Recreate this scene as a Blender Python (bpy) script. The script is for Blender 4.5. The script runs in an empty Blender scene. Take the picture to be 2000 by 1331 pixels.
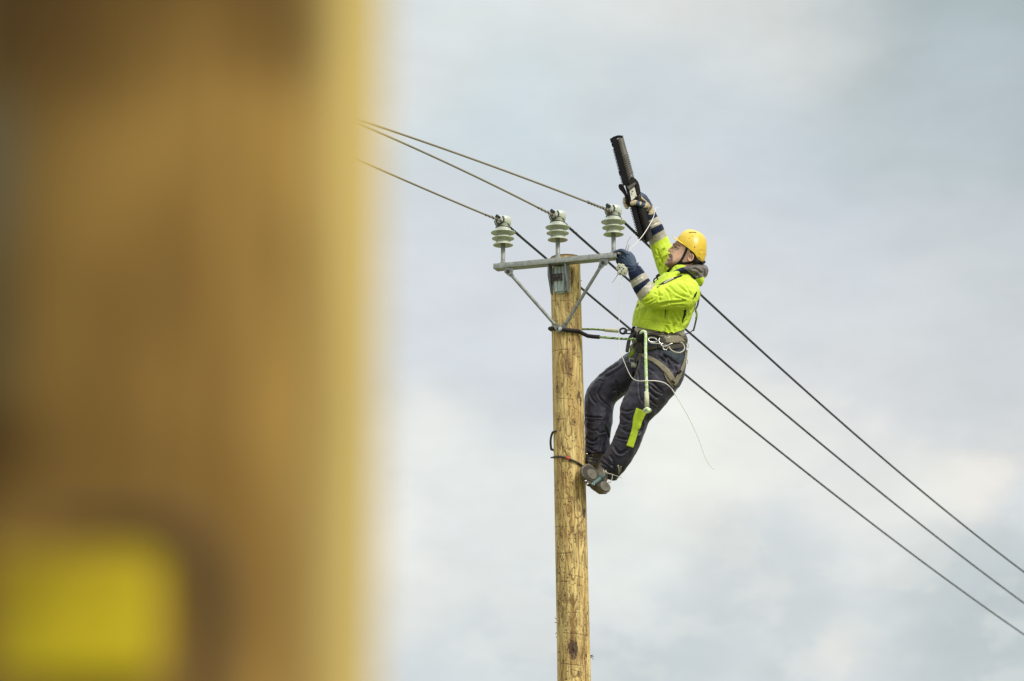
import bpy, bmesh, math, random
import numpy as np
from mathutils import Vector, noise
from mathutils.bvhtree import BVHTree
R = math.radians
random.seed(7); rng = np.random.default_rng(7)
scene = bpy.context.scene
COL = scene.collection

# ------------------------------------------------------------------ camera
PITCH = R(13.3); F = 6500.0; DIST = 22.4
CAM = np.array([0.0, 0.0, 1.6])
RIGHT = np.array([1.0, 0, 0]); FWD = np.array([0, math.cos(PITCH), math.sin(PITCH)]); UP = np.array([0, -math.sin(PITCH), math.cos(PITCH)])
YP = DIST * math.cos(PITCH); S = DIST / F
cd = bpy.data.cameras.new('camera'); cam = bpy.data.objects.new('camera', cd); COL.objects.link(cam)
cam.location = CAM; cam.rotation_euler = (R(90) + PITCH, 0, 0)
cd.sensor_width = 36; cd.lens = F / 2000 * 36; cd.clip_start = .05; cd.clip_end = 5000
cd.dof.use_dof = True; cd.dof.focus_distance = DIST; cd.dof.aperture_fstop = 3.2
scene.camera = cam

# ------------------------------------------------------------------ sky, sun, exposure
SUN_DIR = Vector((0.50, -0.50, 0.70)).normalized()
sun_el = math.asin(SUN_DIR.z); sun_rot = math.atan2(SUN_DIR.x, SUN_DIR.y)
world = bpy.data.worlds.new('World'); scene.world = world; world.use_nodes = True
def build_world():
    nt = world.node_tree; N = nt.nodes; L = nt.links; N.clear()
    out = N.new('ShaderNodeOutputWorld'); bg = N.new('ShaderNodeBackground'); bg.inputs[1].default_value = 0.1
    L.new(bg.outputs[0], out.inputs[0])
    sky = N.new('ShaderNodeTexSky'); sky.sky_type = 'NISHITA'; sky.sun_disc = False
    sky.sun_elevation = sun_el; sky.sun_rotation = sun_rot; sky.dust_density = 3; sky.air_density = 1.2
    tc = N.new('ShaderNodeTexCoord')
    def noise_n(scale, detail, rough, sx=1, sz=1, off=0):
        mp = N.new('ShaderNodeMapping'); mp.inputs['Scale'].default_value = (sx, sx, sz); mp.inputs['Location'].default_value = (off, off * .7, off * .3)
        L.new(tc.outputs['Generated'], mp.inputs[0])
        n = N.new('ShaderNodeTexNoise'); n.inputs['Scale'].default_value = scale; n.inputs['Detail'].default_value = detail; n.inputs['Roughness'].default_value = rough
        L.new(mp.outputs[0], n.inputs['Vector']); return n
    def mix(a, b, f, mode='MIX'):
        m = N.new('ShaderNodeMix'); m.data_type = 'RGBA'; m.blend_type = mode; m.clamp_result = False
        for sock, val in ((m.inputs[0], f), (m.inputs[6], a), (m.inputs[7], b)):
            if hasattr(val, 'links'): L.new(val, sock)
            elif isinstance(val, (int, float)): sock.default_value = val
            else: sock.default_value = (*val, 1)
        return m.outputs[2]
    # direction warped by noise so that cloud edges are ragged
    nz = noise_n(14, 4, .55, 1, 1.5, 3.1)
    sub = N.new('ShaderNodeVectorMath'); sub.operation = 'SUBTRACT'; L.new(nz.outputs['Color'], sub.inputs[0]); sub.inputs[1].default_value = (.5, .5, .5)
    scl = N.new('ShaderNodeVectorMath'); scl.operation = 'SCALE'; L.new(sub.outputs[0], scl.inputs[0]); scl.inputs['Scale'].default_value = .07
    wd = N.new('ShaderNodeVectorMath'); wd.operation = 'ADD'; L.new(tc.outputs['Generated'], wd.inputs[0]); L.new(scl.outputs[0], wd.inputs[1])
    def lin(c): return tuple((x / 255 / 12.92 if x < 10 else ((x / 255 + .055) / 1.055) ** 2.4) * CLOUD for x in c)
    CLOUD = 8.95
    col = lin((204, 211, 218))
    n1 = noise_n(5, 6, .6, 1, 2.2, 0)
    rr = N.new('ShaderNodeMapRange'); rr.inputs[1].default_value = .35; rr.inputs[2].default_value = .65; L.new(n1.outputs[0], rr.inputs[0])
    col = mix(lin((198, 207, 214)), lin((214, 218, 220)), rr.outputs[0])
    blobs = [  # pixel centre, pixel radius, colour, amount
        (1450, 20, 420, (211, 214, 213), .85), (950, 60, 330, (212, 219, 220), .75), (1250, 200, 260, (210, 215, 216), .7),
        (2050, 60, 520, (162, 175, 180), .95), (1860, 300, 330, (180, 192, 198), .75), (1700, 380, 260, (189, 200, 206), .7),  # top-right and bottom-right blobs also darken the corners like a lens vignette
        (1000, 340, 260, (196, 210, 217), .8), (1350, 370, 300, (194, 206, 214), .8), (1600, 410, 200, (190, 202, 211), .6),
        (1900, 600, 300, (197, 203, 209), .75), (1500, 620, 330, (207, 212, 218), .8), (1150, 560, 250, (204, 209, 217), .7),
        (900, 620, 280, (206, 212, 219), .8), (1720, 760, 240, (207, 211, 215), .7), (1950, 760, 200, (197, 203, 208), .6),
        (840, 920, 190, (227, 230, 228), .8), (1030, 980, 180, (221, 226, 225), .8), (820, 1150, 180, (228, 230, 228), .85), (900, 1050, 90, (212, 219, 221), .6),
        (1350, 880, 230, (232, 234, 229), .9), (1560, 830, 150, (228, 230, 226), .8), (1890, 920, 150, (234, 231, 225), .85), (1740, 960, 200, (222, 225, 223), .7),
        (1220, 1040, 150, (221, 227, 225), .7), (1460, 1130, 190, (201, 208, 211), .85), (1280, 1310, 170, (192, 202, 207), .9), (1560, 1260, 120, (196, 204, 208), .8),
        (1660, 1290, 90, (213, 216, 215), .85), (1900, 1150, 190, (190, 199, 202), .85), (1960, 1310, 220, (180, 191, 196), .85), (960, 1290, 200, (203, 211, 214), .7),
    ]
    for (u, v, rad, c, a) in blobs:
        d = RIGHT * (u - 1000) / F + UP * (665.5 - v) / F + FWD; d = d / np.linalg.norm(d)
        ds = N.new('ShaderNodeVectorMath'); ds.operation = 'DISTANCE'; L.new(wd.outputs[0], ds.inputs[0]); ds.inputs[1].default_value = tuple(d)
        mr = N.new('ShaderNodeMapRange'); mr.interpolation_type = 'SMOOTHERSTEP'
        mr.inputs[1].default_value = rad * 1.35 / F; mr.inputs[2].default_value = rad * .25 / F; mr.inputs[3].default_value = 0; mr.inputs[4].default_value = a
        L.new(ds.outputs['Value'], mr.inputs[0]); col = mix(col, lin(c), mr.outputs[0])
    # puffed cloud edges low in the sky
    np_ = noise_n(24, 8, .6, 1, 1.7, 1.7); mp2 = N.new('ShaderNodeMapRange'); mp2.interpolation_type = 'SMOOTHSTEP'; mp2.inputs[1].default_value = .50; mp2.inputs[2].default_value = .60; L.new(np_.outputs[0], mp2.inputs[0])
    sp2 = N.new('ShaderNodeSeparateXYZ'); L.new(wd.outputs[0], sp2.inputs[0]); ml = N.new('ShaderNodeMapRange'); ml.interpolation_type = 'SMOOTHSTEP'; ml.inputs[1].default_value = .205; ml.inputs[2].default_value = .17; L.new(sp2.outputs[2], ml.inputs[0])
    mu = N.new('ShaderNodeMath'); mu.operation = 'MULTIPLY'; L.new(mp2.outputs[0], mu.inputs[0]); L.new(ml.outputs[0], mu.inputs[1]); mu2 = N.new('ShaderNodeMath'); mu2.operation = 'MULTIPLY'; L.new(mu.outputs[0], mu2.inputs[0]); mu2.inputs[1].default_value = .26
    col = mix(col, lin((229, 230, 226)), mu2.outputs[0])
    # fine wisps
    n2 = noise_n(26, 7, .62, 1, 2.0, 5.3)
    m2 = N.new('ShaderNodeMapRange'); m2.inputs[1].default_value = .3; m2.inputs[2].default_value = .7; m2.inputs[3].default_value = .955; m2.inputs[4].default_value = 1.05
    L.new(n2.outputs[0], m2.inputs[0])
    sc = N.new('ShaderNodeVectorMath'); sc.operation = 'SCALE'; L.new(col, sc.inputs[0]); L.new(m2.outputs[0], sc.inputs['Scale'])
    # an overcast sky is brighter overhead than near the horizon
    sep = N.new('ShaderNodeSeparateXYZ'); L.new(tc.outputs['Generated'], sep.inputs[0])
    mz = N.new('ShaderNodeMapRange'); mz.interpolation_type = 'SMOOTHSTEP'; mz.inputs[1].default_value = .36; mz.inputs[2].default_value = .95; mz.inputs[3].default_value = 1; mz.inputs[4].default_value = 2.6
    L.new(sep.outputs[2], mz.inputs[0])
    sc2 = N.new('ShaderNodeVectorMath'); sc2.operation = 'SCALE'; L.new(sc.outputs[0], sc2.inputs[0]); L.new(mz.outputs[0], sc2.inputs['Scale'])
    tint = N.new('ShaderNodeVectorMath'); tint.operation = 'MULTIPLY'; tint.inputs[1].default_value = (1.01, 1.0, .98); L.new(sc2.outputs[0], tint.inputs[0]); sc2 = tint
    fin = mix(sc2.outputs[0], sky.outputs[0], .03)
    L.new(fin, bg.inputs[0])
build_world()
world.cycles.sampling_method = 'MANUAL'; world.cycles.sample_map_resolution = 512
sd = bpy.data.lights.new('sun', 'SUN'); sd.energy = 2.3; sd.angle = R(22); sd.color = (1, .95, .86)
so = bpy.data.objects.new('sun', sd); COL.objects.link(so); so.rotation_euler = Vector(SUN_DIR).to_track_quat('Z', 'Y').to_euler(); so.location = (20, -10, 40)
scene.view_settings.view_transform = 'Standard'; scene.view_settings.look = 'None'; scene.view_settings.exposure = 0.3; scene.view_settings.gamma = 1

# ------------------------------------------------------------------ helpers
def P(a):
    """photo pixel u, v and depth d (in pixel sizes) behind the pole's vertical plane -> world point"""
    a = np.asarray(a, float); sh = a.shape[:-1]; a = a.reshape(-1, 3)
    dr = RIGHT * ((a[:, :1] - 1000) / F) + UP * ((665.5 - a[:, 1:2]) / F) + FWD
    t = (YP + a[:, 2] * S) / dr[:, 1]
    return (CAM + dr * t[:, None]).reshape(*sh, 3)
def UVD(w):
    r = np.asarray(w, float) - CAM; z = r @ FWD
    return np.stack([1000 + F * (r @ RIGHT) / z, 665.5 - F * (r @ UP) / z, (r[..., 1] - YP) / S], -1)
WLOC = {}
def place(o, loc, parent):
    WLOC[o.name] = np.array(loc, float); COL.objects.link(o)
    if parent is not None:
        o.parent = parent; o.location = np.array(loc) - WLOC[parent.name]
    else: o.location = loc
def tag(o, label=None, cat=None, group=None, kind=None):
    if label: o['label'] = label
    if cat: o['category'] = cat
    if group: o['group'] = group
    if kind: o['kind'] = kind
    return o
def empty(name, loc, label, cat, group=None):
    o = bpy.data.objects.new(name, None); place(o, loc, None); return tag(o, label, cat, group)
class MB:
    def __init__(s): s.V = []; s.Fc = []; s.M = []; s.n = 0
    def add(s, verts, faces, mat=0):
        verts = np.asarray(verts, float).reshape(-1, 3)
        s.V.append(verts); s.Fc += [tuple(i + s.n for i in f) for f in faces]; s.M += [mat] * len(faces); s.n += len(verts); return s
    def verts(s): return np.concatenate(s.V)
    def build(s, name, mats, parent=None, smooth=True, loc=None, col=None, autos=None):
        return build_mesh(name, s.verts(), s.Fc, mats, parent, smooth, loc, s.M, col, autos)
def build_mesh(name, V, faces, mats, parent=None, smooth=True, loc=None, M=None, col=None, autos=None):
    V = np.asarray(V)
    if loc is None: loc = np.array([(V[:, 0].min() + V[:, 0].max()) / 2, (V[:, 1].min() + V[:, 1].max()) / 2, V[:, 2].min()])
    me = bpy.data.meshes.new(name); me.from_pydata((V - loc).tolist(), [], [tuple(map(int, f)) for f in faces]); me.update()
    if not isinstance(mats, (list, tuple)): mats = [mats]
    for m in mats: me.materials.append(m)
    if M is not None and any(M): me.polygons.foreach_set('material_index', np.asarray(M, np.int32))
    if smooth: me.polygons.foreach_set('use_smooth', np.ones(len(me.polygons), bool))
    if col is not None:
        at = me.color_attributes.new('Col', 'FLOAT_COLOR', 'POINT'); c = np.ones((len(V), 4), np.float32); c[:, :3] = col; at.data.foreach_set('color', c.ravel())
    if autos is not None: me.set_sharp_from_angle(angle=R(autos))
    o = bpy.data.objects.new(name, me); place(o, loc, parent); return o
def catmull(pts, k=4):
    pts = np.asarray(pts, float)
    if len(pts) < 3 or k <= 1: return pts
    q = np.vstack([2 * pts[0] - pts[1], pts, 2 * pts[-1] - pts[-2]]); out = []
    for i in range(1, len(q) - 2):
        for j in range(k):
            t = j / k; a, b, c, d = q[i - 1:i + 3]
            out.append(.5 * (2 * b + (c - a) * t + (2 * a - 5 * b + 4 * c - d) * t * t + (3 * b - a - 3 * c + d) * t ** 3))
    out.append(pts[-1]); return np.array(out)
def unit(v): v = np.asarray(v, float); return v / (np.linalg.norm(v, axis=-1, keepdims=True) + 1e-12)
def loft_pts(pts, n=24, k=4, cap=True, ref=(0, 0, 1), power=2.0, capk=.8):
    """tube through (u, v, d, ra, rb): ra across in the picture plane, rb along ref; rounded ends"""
    q = catmull(pts, k); C = q[:, :3]; ra = np.maximum(q[:, 3], .05); rb = np.maximum(q[:, 4], .05)
    T = unit(np.gradient(C, axis=0)); ref = np.array(ref, float)
    A = unit(np.cross(T, ref)); B = unit(np.cross(A, T))
    rows = []; th = np.linspace(0, 2 * np.pi, n, endpoint=False)
    cs = np.sign(np.cos(th)) * np.abs(np.cos(th)) ** (2 / power); sn = np.sign(np.sin(th)) * np.abs(np.sin(th)) ** (2 / power)
    def ring(i, off, f): return C[i] + T[i] * off + (A[i] * ra[i] * f)[None] * cs[:, None] + (B[i] * rb[i] * f)[None] * sn[:, None]
    if cap:
        r0 = min(ra[0], rb[0])
        for a in (80, 60, 40, 20): rows.append(ring(0, -r0 * math.sin(R(a)) * capk, math.cos(R(a))))
    for i in range(len(C)): rows.append(ring(i, 0, 1))
    if cap:
        r0 = min(ra[-1], rb[-1])
        for a in (20, 40, 60, 80): rows.append(ring(len(C) - 1, r0 * math.sin(R(a)) * capk, math.cos(R(a))))
    V = np.concatenate(rows); Fs = []
    m = len(rows)
    for i in range(m - 1):
        for j in range(n):
            j2 = (j + 1) % n; Fs.append((i * n + j, i * n + j2, (i + 1) * n + j2, (i + 1) * n + j))
    Fs.append(tuple(range(n - 1, -1, -1))); Fs.append(tuple((m - 1) * n + j for j in range(n)))
    return V, Fs
def loft(mb, pts, n=24, k=4, mat=0, **kw):
    V, Fs = loft_pts(pts, n, k, **kw); mb.add(P(V), Fs, mat)
def tube_w(mb, pts, r, n=8, mat=0, k=1):
    """round tube through world points, constant or per-point radius"""
    pts = catmull(pts, k); T = unit(np.gradient(pts, axis=0)); r = np.broadcast_to(np.asarray(r, float), (len(pts),)) if np.ndim(r) == 0 or len(r) == len(pts) else np.interp(np.linspace(0, 1, len(pts)), np.linspace(0, 1, len(r)), r)
    ref = np.array([.13, .21, .97]); a = unit(np.cross(T[0], ref)) if abs(T[0] @ ref) < .95 else unit(np.cross(T[0], [1, 0, 0]))
    th = np.linspace(0, 2 * np.pi, n, endpoint=False); rows = []
    for i in range(len(pts)):
        a = a - T[i] * (a @ T[i]); a = a / np.linalg.norm(a); b = np.cross(T[i], a)
        rows.append(pts[i] + r[i] * (np.cos(th)[:, None] * a + np.sin(th)[:, None] * b))
    m = len(rows); Fs = [(i * n + j, i * n + (j + 1) % n, (i + 1) * n + (j + 1) % n, (i + 1) * n + j) for i in range(m - 1) for j in range(n)]
    Fs.append(tuple(range(n - 1, -1, -1))); Fs.append(tuple((m - 1) * n + j for j in range(n)))
    mb.add(np.concatenate(rows), Fs, mat)
def tube_p(mb, uvd, rpx, n=8, mat=0, k=4): tube_w(mb, P(catmull(uvd, k)), np.asarray(rpx) * S, n, mat)
def box_w(mb, c, ax, half, mat=0, bev=.12):
    """box with chamfered edges: centre, three axes (rows), half sizes"""
    bm = bmesh.new(); bmesh.ops.create_cube(bm, size=2)
    h = np.array(half); b = bev * h.min()
    for v in bm.verts: v.co = Vector(np.array(v.co) * h)
    if b > 0: bmesh.ops.bevel(bm, geom=bm.edges[:], offset=b, segments=2, affect='EDGES', profile=.5)
    ax = unit(np.array(ax, float)); V = np.array([v.co for v in bm.verts]) @ ax + np.array(c)
    for i, v in enumerate(bm.verts): v.index = i
    mb.add(V, [tuple(v.index for v in f.verts) for f in bm.faces], mat); bm.free()
def prism_w(mb, poly, nrm, th, mat=0, bev=0):
    """polygon of world points extruded th along nrm"""
    poly = np.asarray(poly, float); nrm = unit(nrm); n = len(poly)
    V = np.vstack([poly, poly + nrm * th]); Fs = [tuple(range(n - 1, -1, -1)), tuple(range(n, 2 * n))] + [(i, (i + 1) % n, n + (i + 1) % n, n + i) for i in range(n)]
    mb.add(V, Fs, mat)
def lathe_w(mb, base, prof, n=40, mat=0, axis=(0, 0, 1)):
    """prof: (r, z) in px sizes about axis"""
    ax = unit(axis); a = unit(np.cross(ax, [0.3, .9, .1])); b = np.cross(ax, a); th = np.linspace(0, 2 * np.pi, n, endpoint=False); rows = []
    for r, z in prof: rows.append(np.array(base) + ax * z * S + max(r, .02) * S * (np.cos(th)[:, None] * a + np.sin(th)[:, None] * b))
    m = len(rows); Fs = [(i * n + j, i * n + (j + 1) % n, (i + 1) * n + (j + 1) % n, (i + 1) * n + j) for i in range(m - 1) for j in range(n)]
    Fs.append(tuple(range(n - 1, -1, -1))); Fs.append(tuple((m - 1) * n + j for j in range(n)))
    mb.add(np.concatenate(rows), Fs, mat)
def smoothstep(a, b, x): t = np.clip((x - a) / (b - a), 0, 1); return t * t * (3 - 2 * t)
def vnoise2(x, y, seed=0):
    xi = np.floor(x).astype(np.int64); yi = np.floor(y).astype(np.int64); fx = x - xi; fy = y - yi
    fx = fx * fx * (3 - 2 * fx); fy = fy * fy * (3 - 2 * fy)
    def h(a, b):
        n = (a * 374761393 + b * 668265263 + seed * 974634777) & 0xffffffff; n = ((n ^ (n >> 13)) * 1274126177) & 0xffffffff; return ((n ^ (n >> 16)) & 0xffff) / 65535.0
    return (h(xi, yi) * (1 - fx) + h(xi + 1, yi) * fx) * (1 - fy) + (h(xi, yi + 1) * (1 - fx) + h(xi + 1, yi + 1) * fx) * fy
def fbm2(x, y, o=4, seed=0): return sum(vnoise2(x * 2 ** i, y * 2 ** i, seed + i) * .5 ** i for i in range(o)) / sum(.5 ** i for i in range(o))
def seg_dist(p, poly):
    """distance from points p (N,2) to a polyline, and parameter along it 0..1"""
    poly = np.asarray(poly, float)[:, :2]; best = np.full(len(p), 1e9); par = np.zeros(len(p)); side = np.zeros(len(p)); n = len(poly) - 1
    for i in range(n):
        a, b = poly[i], poly[i + 1]; ab = b - a; t = np.clip(((p - a) @ ab) / (ab @ ab + 1e-9), 0, 1); q = p - a - t[:, None] * ab
        d = np.linalg.norm(q, axis=1); m = d < best; best[m] = d[m]; par[m] = (i + t[m]) / n; side[m] = np.sign(ab[0] * q[m, 1] - ab[1] * q[m, 0])
    return best, par, side
class Surf: pass
def fuse(mb, voxel_px, smooth=3, factor=.5):
    me = bpy.data.meshes.new('t'); me.from_pydata(mb.verts().tolist(), [], mb.Fc); o = bpy.data.objects.new('t', me); COL.objects.link(o)
    m = o.modifiers.new('r', 'REMESH'); m.mode = 'VOXEL'; m.voxel_size = voxel_px * S; m.adaptivity = 0
    if smooth: sm = o.modifiers.new('s', 'SMOOTH'); sm.iterations = smooth; sm.factor = factor
    dg = bpy.context.evaluated_depsgraph_get(); dg.update(); em = bpy.data.meshes.new_from_object(o.evaluated_get(dg))
    s = Surf(); n = len(em.vertices); v = np.empty(n * 3, np.float32); em.vertices.foreach_get('co', v); s.V = v.reshape(-1, 3).astype(float)
    s.F = [tuple(p.vertices) for p in em.polygons]; s.me = em
    bpy.data.objects.remove(o); bpy.data.meshes.remove(me); s.renorm(); return s
def _renorm(s):
    s.me.vertices.foreach_set('co', s.V.astype(np.float32).ravel()); s.me.update()
    n = np.empty(len(s.V) * 3, np.float32); s.me.vertex_normals.foreach_get('vector', n); s.N = n.reshape(-1, 3).astype(float)
    s.U = UVD(s.V); s.face = -(s.N @ FWD)      # facing the camera side > 0
Surf.renorm = _renorm
def _sculpt(s, strokes, bulge=.45, gain=1.0):
    """each stroke: polyline (u,v), width px, depth px (+ in, - out): folds on the near side"""
    mask = smoothstep(-.05, .35, s.face); disp = np.zeros(len(s.V))
    for st in strokes:
        poly, w, dep = st[:3]; dep = dep * gain; dr = st[3] if len(st) > 3 else None
        poly = np.asarray(poly, float); lo = poly.min(0) - 4 * w; hi = poly.max(0) + 4 * w
        ix = np.where((s.U[:, 0] > lo[0]) & (s.U[:, 0] < hi[0]) & (s.U[:, 1] > lo[1]) & (s.U[:, 1] < hi[1]) & (mask > 0))[0]
        if dr is not None: ix = ix[(s.U[ix, 2] > dr[0]) & (s.U[ix, 2] < dr[1])]
        if len(ix) == 0: continue
        pl = catmull(poly, 4) if len(poly) > 2 else poly
        d, t, sd = seg_dist(s.U[ix, :2], pl); tap = smoothstep(0, .18, t) * smoothstep(1, .82, t) if len(poly) > 1 and dep > 0 else 1
        g = np.exp(-(d / w) ** 2); b = np.exp(-((d - 2.1 * w) / (1.1 * w)) ** 2) * (sd > 0)
        disp[ix] += (-dep * g + bulge * abs(dep) * b * (dep > 0)) * tap
    s.V = s.V + s.N * (disp * mask * S)[:, None]; s.renorm()
Surf.sculpt = _sculpt
def _ripple(s, amp, scale, stretch=(1, 1, 1), seed=0, ridged=True):
    q = s.U / scale * np.array(stretch) + seed * 17.3
    f = np.array([noise.noise(Vector(p)) for p in q]); f2 = np.array([noise.noise(Vector(p * 2.3)) for p in q])
    h = (.5 - np.abs(f) * 1.6) + .4 * (.5 - np.abs(f2) * 1.6) if ridged else f + .4 * f2
    s.V = s.V + s.N * (h * amp * S)[:, None]; s.renorm()
Surf.ripple = _ripple
def _bvh(s): return BVHTree.FromPolygons([Vector(v) for v in s.V], s.F)
Surf.bvh = _bvh
def _build(s, name, mats, parent, M=None, col=None): return build_mesh(name, s.V, s.F, mats, parent, True, None, M, col)
Surf.build = _build
def _fc(s):
    a = np.zeros((len(s.F), 3)); 
    idx = np.array([f[:3] + (f[-1],) for f in s.F]); return s.U[idx].mean(1)
Surf.fc = _fc
def cast(u, v, bvhs, far=1e9):
    dr = unit(RIGHT * (u - 1000) / F + UP * (665.5 - v) / F + FWD); best = None
    for b in bvhs:
        h = b.ray_cast(Vector(CAM), Vector(dr))
        if h[0] is not None and (best is None or h[3] < best[1]): best = (np.array(h[0]), h[3], np.array(h[1]))
    return best
def ribbon(mb, path, width, bvhs, off=.8, th=1.0, mat=0, step=2.0, dflt=None):
    """a strap laid on the near side of a surface along a picture path; thickness th px"""
    path = catmull(path, 6); seg = np.r_[0, np.cumsum(np.linalg.norm(np.diff(path[:, :2], axis=0), axis=1))]
    n = max(2, int(seg[-1] / step)); tt = np.linspace(0, seg[-1], n + 1); C = np.stack([np.interp(tt, seg, path[:, i]) for i in range(2)], -1)
    T = unit(np.gradient(C, axis=0)); Nn = np.stack([-T[:, 1], T[:, 0]], -1); w = np.interp(tt / seg[-1], np.linspace(0, 1, np.size(width)), np.atleast_1d(width)) / 2
    cols = 5; D = np.full((n + 1, cols), np.nan); UVs = np.zeros((n + 1, cols, 2))
    for i in range(n + 1):
        for j in range(cols):
            p = C[i] + Nn[i] * w[i] * (j / (cols - 1) * 2 - 1); UVs[i, j] = p; h = cast(p[0], p[1], bvhs)
            if h is not None: D[i, j] = UVD(h[0])[2]
    if np.isnan(D).all(): D[:] = dflt if dflt is not None else -40
    med = np.array([np.nanmean(r) if not np.isnan(r).all() else np.nan for r in D]); good = ~np.isnan(med); med = np.interp(np.arange(n + 1), np.where(good)[0], med[good])
    D = np.where(np.isnan(D), med[:, None], D); K = np.array([.25, .5, .25])
    for _ in range(2): D[1:-1] = .25 * D[:-2] + .5 * D[1:-1] + .25 * D[2:]
    front = np.concatenate([UVs, (D - off - th)[..., None]], -1); back = np.concatenate([UVs, (D + 1.5)[..., None]], -1)
    A = P(front).reshape(-1, 3); Bk = P(back).reshape(-1, 3); m = (n + 1) * cols; V = np.vstack([A, Bk]); Fs = []
    for i in range(n):
        for j in range(cols - 1):
            a = i * cols + j; Fs.append((a, a + 1, a + cols + 1, a + cols)); Fs.append((m + a, m + a + cols, m + a + cols + 1, m + a + 1))
        for j in (0, cols - 1):
            a = i * cols + j; Fs.append((a, a + cols, m + a + cols, m + a) if j == 0 else (a, m + a, m + a + cols, a + cols))
    for i in (0, n):
        for j in range(cols - 1):
            a = i * cols + j; Fs.append((a, m + a, m + a + 1, a + 1) if i == 0 else (a, a + 1, m + a + 1, m + a))
    mb.add(V, Fs, mat); return front
def belt(mb, c, axis, width, bvhs, off=1.2, th=1.4, mat=0, n=72, wob=0):
    """a band round a body: ring plane through c (uvd) with the given axis (uvd), shrunk onto the surface"""
    cw = P(np.array(c)[None])[0]; ax = unit(P((np.array(c) + np.array(axis))[None])[0] - cw); a = unit(np.cross(ax, [0, 1, 0])); b = np.cross(ax, a)
    lv = 4; Pt = np.zeros((lv, n, 3)); Nn = np.zeros((lv, n, 3)); Rr = np.full((lv, n), np.nan)
    for l in range(lv):
        o0 = cw + ax * (l / (lv - 1) - .5) * width * S
        for j in range(n):
            th_ = 2 * math.pi * j / n; dr = math.cos(th_) * a + math.sin(th_) * b; st = o0 + dr * 160 * S; best = 160 * S
            for bv in bvhs:
                h = bv.ray_cast(Vector(st), Vector(-dr), 160 * S)
                if h[0] is not None: best = min(best, h[3])
            Rr[l, j] = 160 * S - best; Pt[l, j] = o0; Nn[l, j] = dr
    rm = Rr.max(0); Rr = np.maximum(Rr, rm[None] - 1.0 * S)
    for _ in range(2): Rr = .25 * np.roll(Rr, 1, 1) + .5 * Rr + .25 * np.roll(Rr, -1, 1)
    out = Pt + Nn * (Rr + (off + th) * S)[..., None]; inn = Pt + Nn * (Rr - 1.5 * S)[..., None]; V = np.concatenate([out.reshape(-1, 3), inn.reshape(-1, 3)]); m = lv * n; Fs = []
    for l in range(lv - 1):
        for j in range(n):
            j2 = (j + 1) % n; Fs.append((l * n + j, l * n + j2, (l + 1) * n + j2, (l + 1) * n + j)); Fs.append((m + l * n + j, m + (l + 1) * n + j, m + (l + 1) * n + j2, m + l * n + j2))
    for j in range(n):
        j2 = (j + 1) % n; Fs.append((j, m + j, m + j2, j2)); t = (lv - 1) * n; Fs.append((t + j, t + j2, m + t + j2, m + t + j))
    mb.add(V, Fs, mat)

# ------------------------------------------------------------------ materials
def mat(name, c, rough=.6, metal=0, var=.12, vscale=30, bump=0, bscale=200, c2=None, stretch=(1, 1, 1), sheen=0, spec=.5, coat=0, weave=0, detail=5):
    m = bpy.data.materials.new(name); m.use_nodes = True; nt = m.node_tree; N = nt.nodes; L = nt.links; b = N['Principled BSDF']
    b.inputs['Roughness'].default_value = rough; b.inputs['Metallic'].default_value = metal; b.inputs['Specular IOR Level'].default_value = spec
    if sheen: b.inputs['Sheen Weight'].default_value = sheen; b.inputs['Sheen Roughness'].default_value = .5
    if coat: b.inputs['Coat Weight'].default_value = coat
    tc = N.new('ShaderNodeTexCoord'); mp = N.new('ShaderNodeMapping'); mp.inputs['Scale'].default_value = stretch; L.new(tc.outputs['Object'], mp.inputs[0])
    n = N.new('ShaderNodeTexNoise'); n.inputs['Scale'].default_value = vscale; n.inputs['Detail'].default_value = detail; n.inputs['Roughness'].default_value = .62; L.new(mp.outputs[0], n.inputs['Vector'])
    c2 = c2 or tuple(max(0, x * (1 - 2.2 * var)) for x in c); mr = N.new('ShaderNodeMapRange'); mr.inputs[1].default_value = .32; mr.inputs[2].default_value = .68; L.new(n.outputs[0], mr.inputs[0])
    mx = N.new('ShaderNodeMix'); mx.data_type = 'RGBA'; mx.inputs[6].default_value = (*c2, 1); mx.inputs[7].default_value = (*tuple(min(1, x * (1 + .5 * var)) for x in c), 1); L.new(mr.outputs[0], mx.inputs[0]); L.new(mx.outputs[2], b.inputs['Base Color'])
    r2 = N.new('ShaderNodeMapRange'); r2.inputs[3].default_value = max(0, rough - .12); r2.inputs[4].default_value = min(1, rough + .12); L.new(n.outputs[0], r2.inputs[0]); L.new(r2.outputs[0], b.inputs['Roughness'])
    if bump:
        n2 = N.new('ShaderNodeTexNoise'); n2.inputs['Scale'].default_value = bscale; n2.inputs['Detail'].default_value = 4; L.new(mp.outputs[0], n2.inputs['Vector'])
        bp = N.new('ShaderNodeBump'); bp.inputs['Strength'].default_value = bump; bp.inputs['Distance'].default_value = .004; L.new(n2.outputs[0], bp.inputs['Height']); L.new(bp.outputs[0], b.inputs['Normal'])
    return m
def vcol_mat(name, rough=.7, var=.15, vscale=60, bump=.3, bscale=120, stretch=(1, 1, 1), spec=.4, sss=0):
    m = mat(name, (1, 1, 1), rough, 0, var, vscale, bump, bscale, stretch=stretch, spec=spec); nt = m.node_tree; N = nt.nodes; L = nt.links; b = N['Principled BSDF']
    src = b.inputs['Base Color'].links[0].from_socket; vc = N.new('ShaderNodeVertexColor'); vc.layer_name = 'Col'
    mm = N.new('ShaderNodeMix'); mm.data_type = 'RGBA'; mm.blend_type = 'MULTIPLY'; mm.inputs[0].default_value = 1; L.new(vc.outputs[0], mm.inputs[6]); L.new(src, mm.inputs[7]); L.new(mm.outputs[2], b.inputs['Base Color'])
    if sss: b.inputs['Subsurface Weight'].default_value = sss; b.inputs['Subsurface Radius'].default_value = (.01, .004, .002)
    return m
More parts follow.
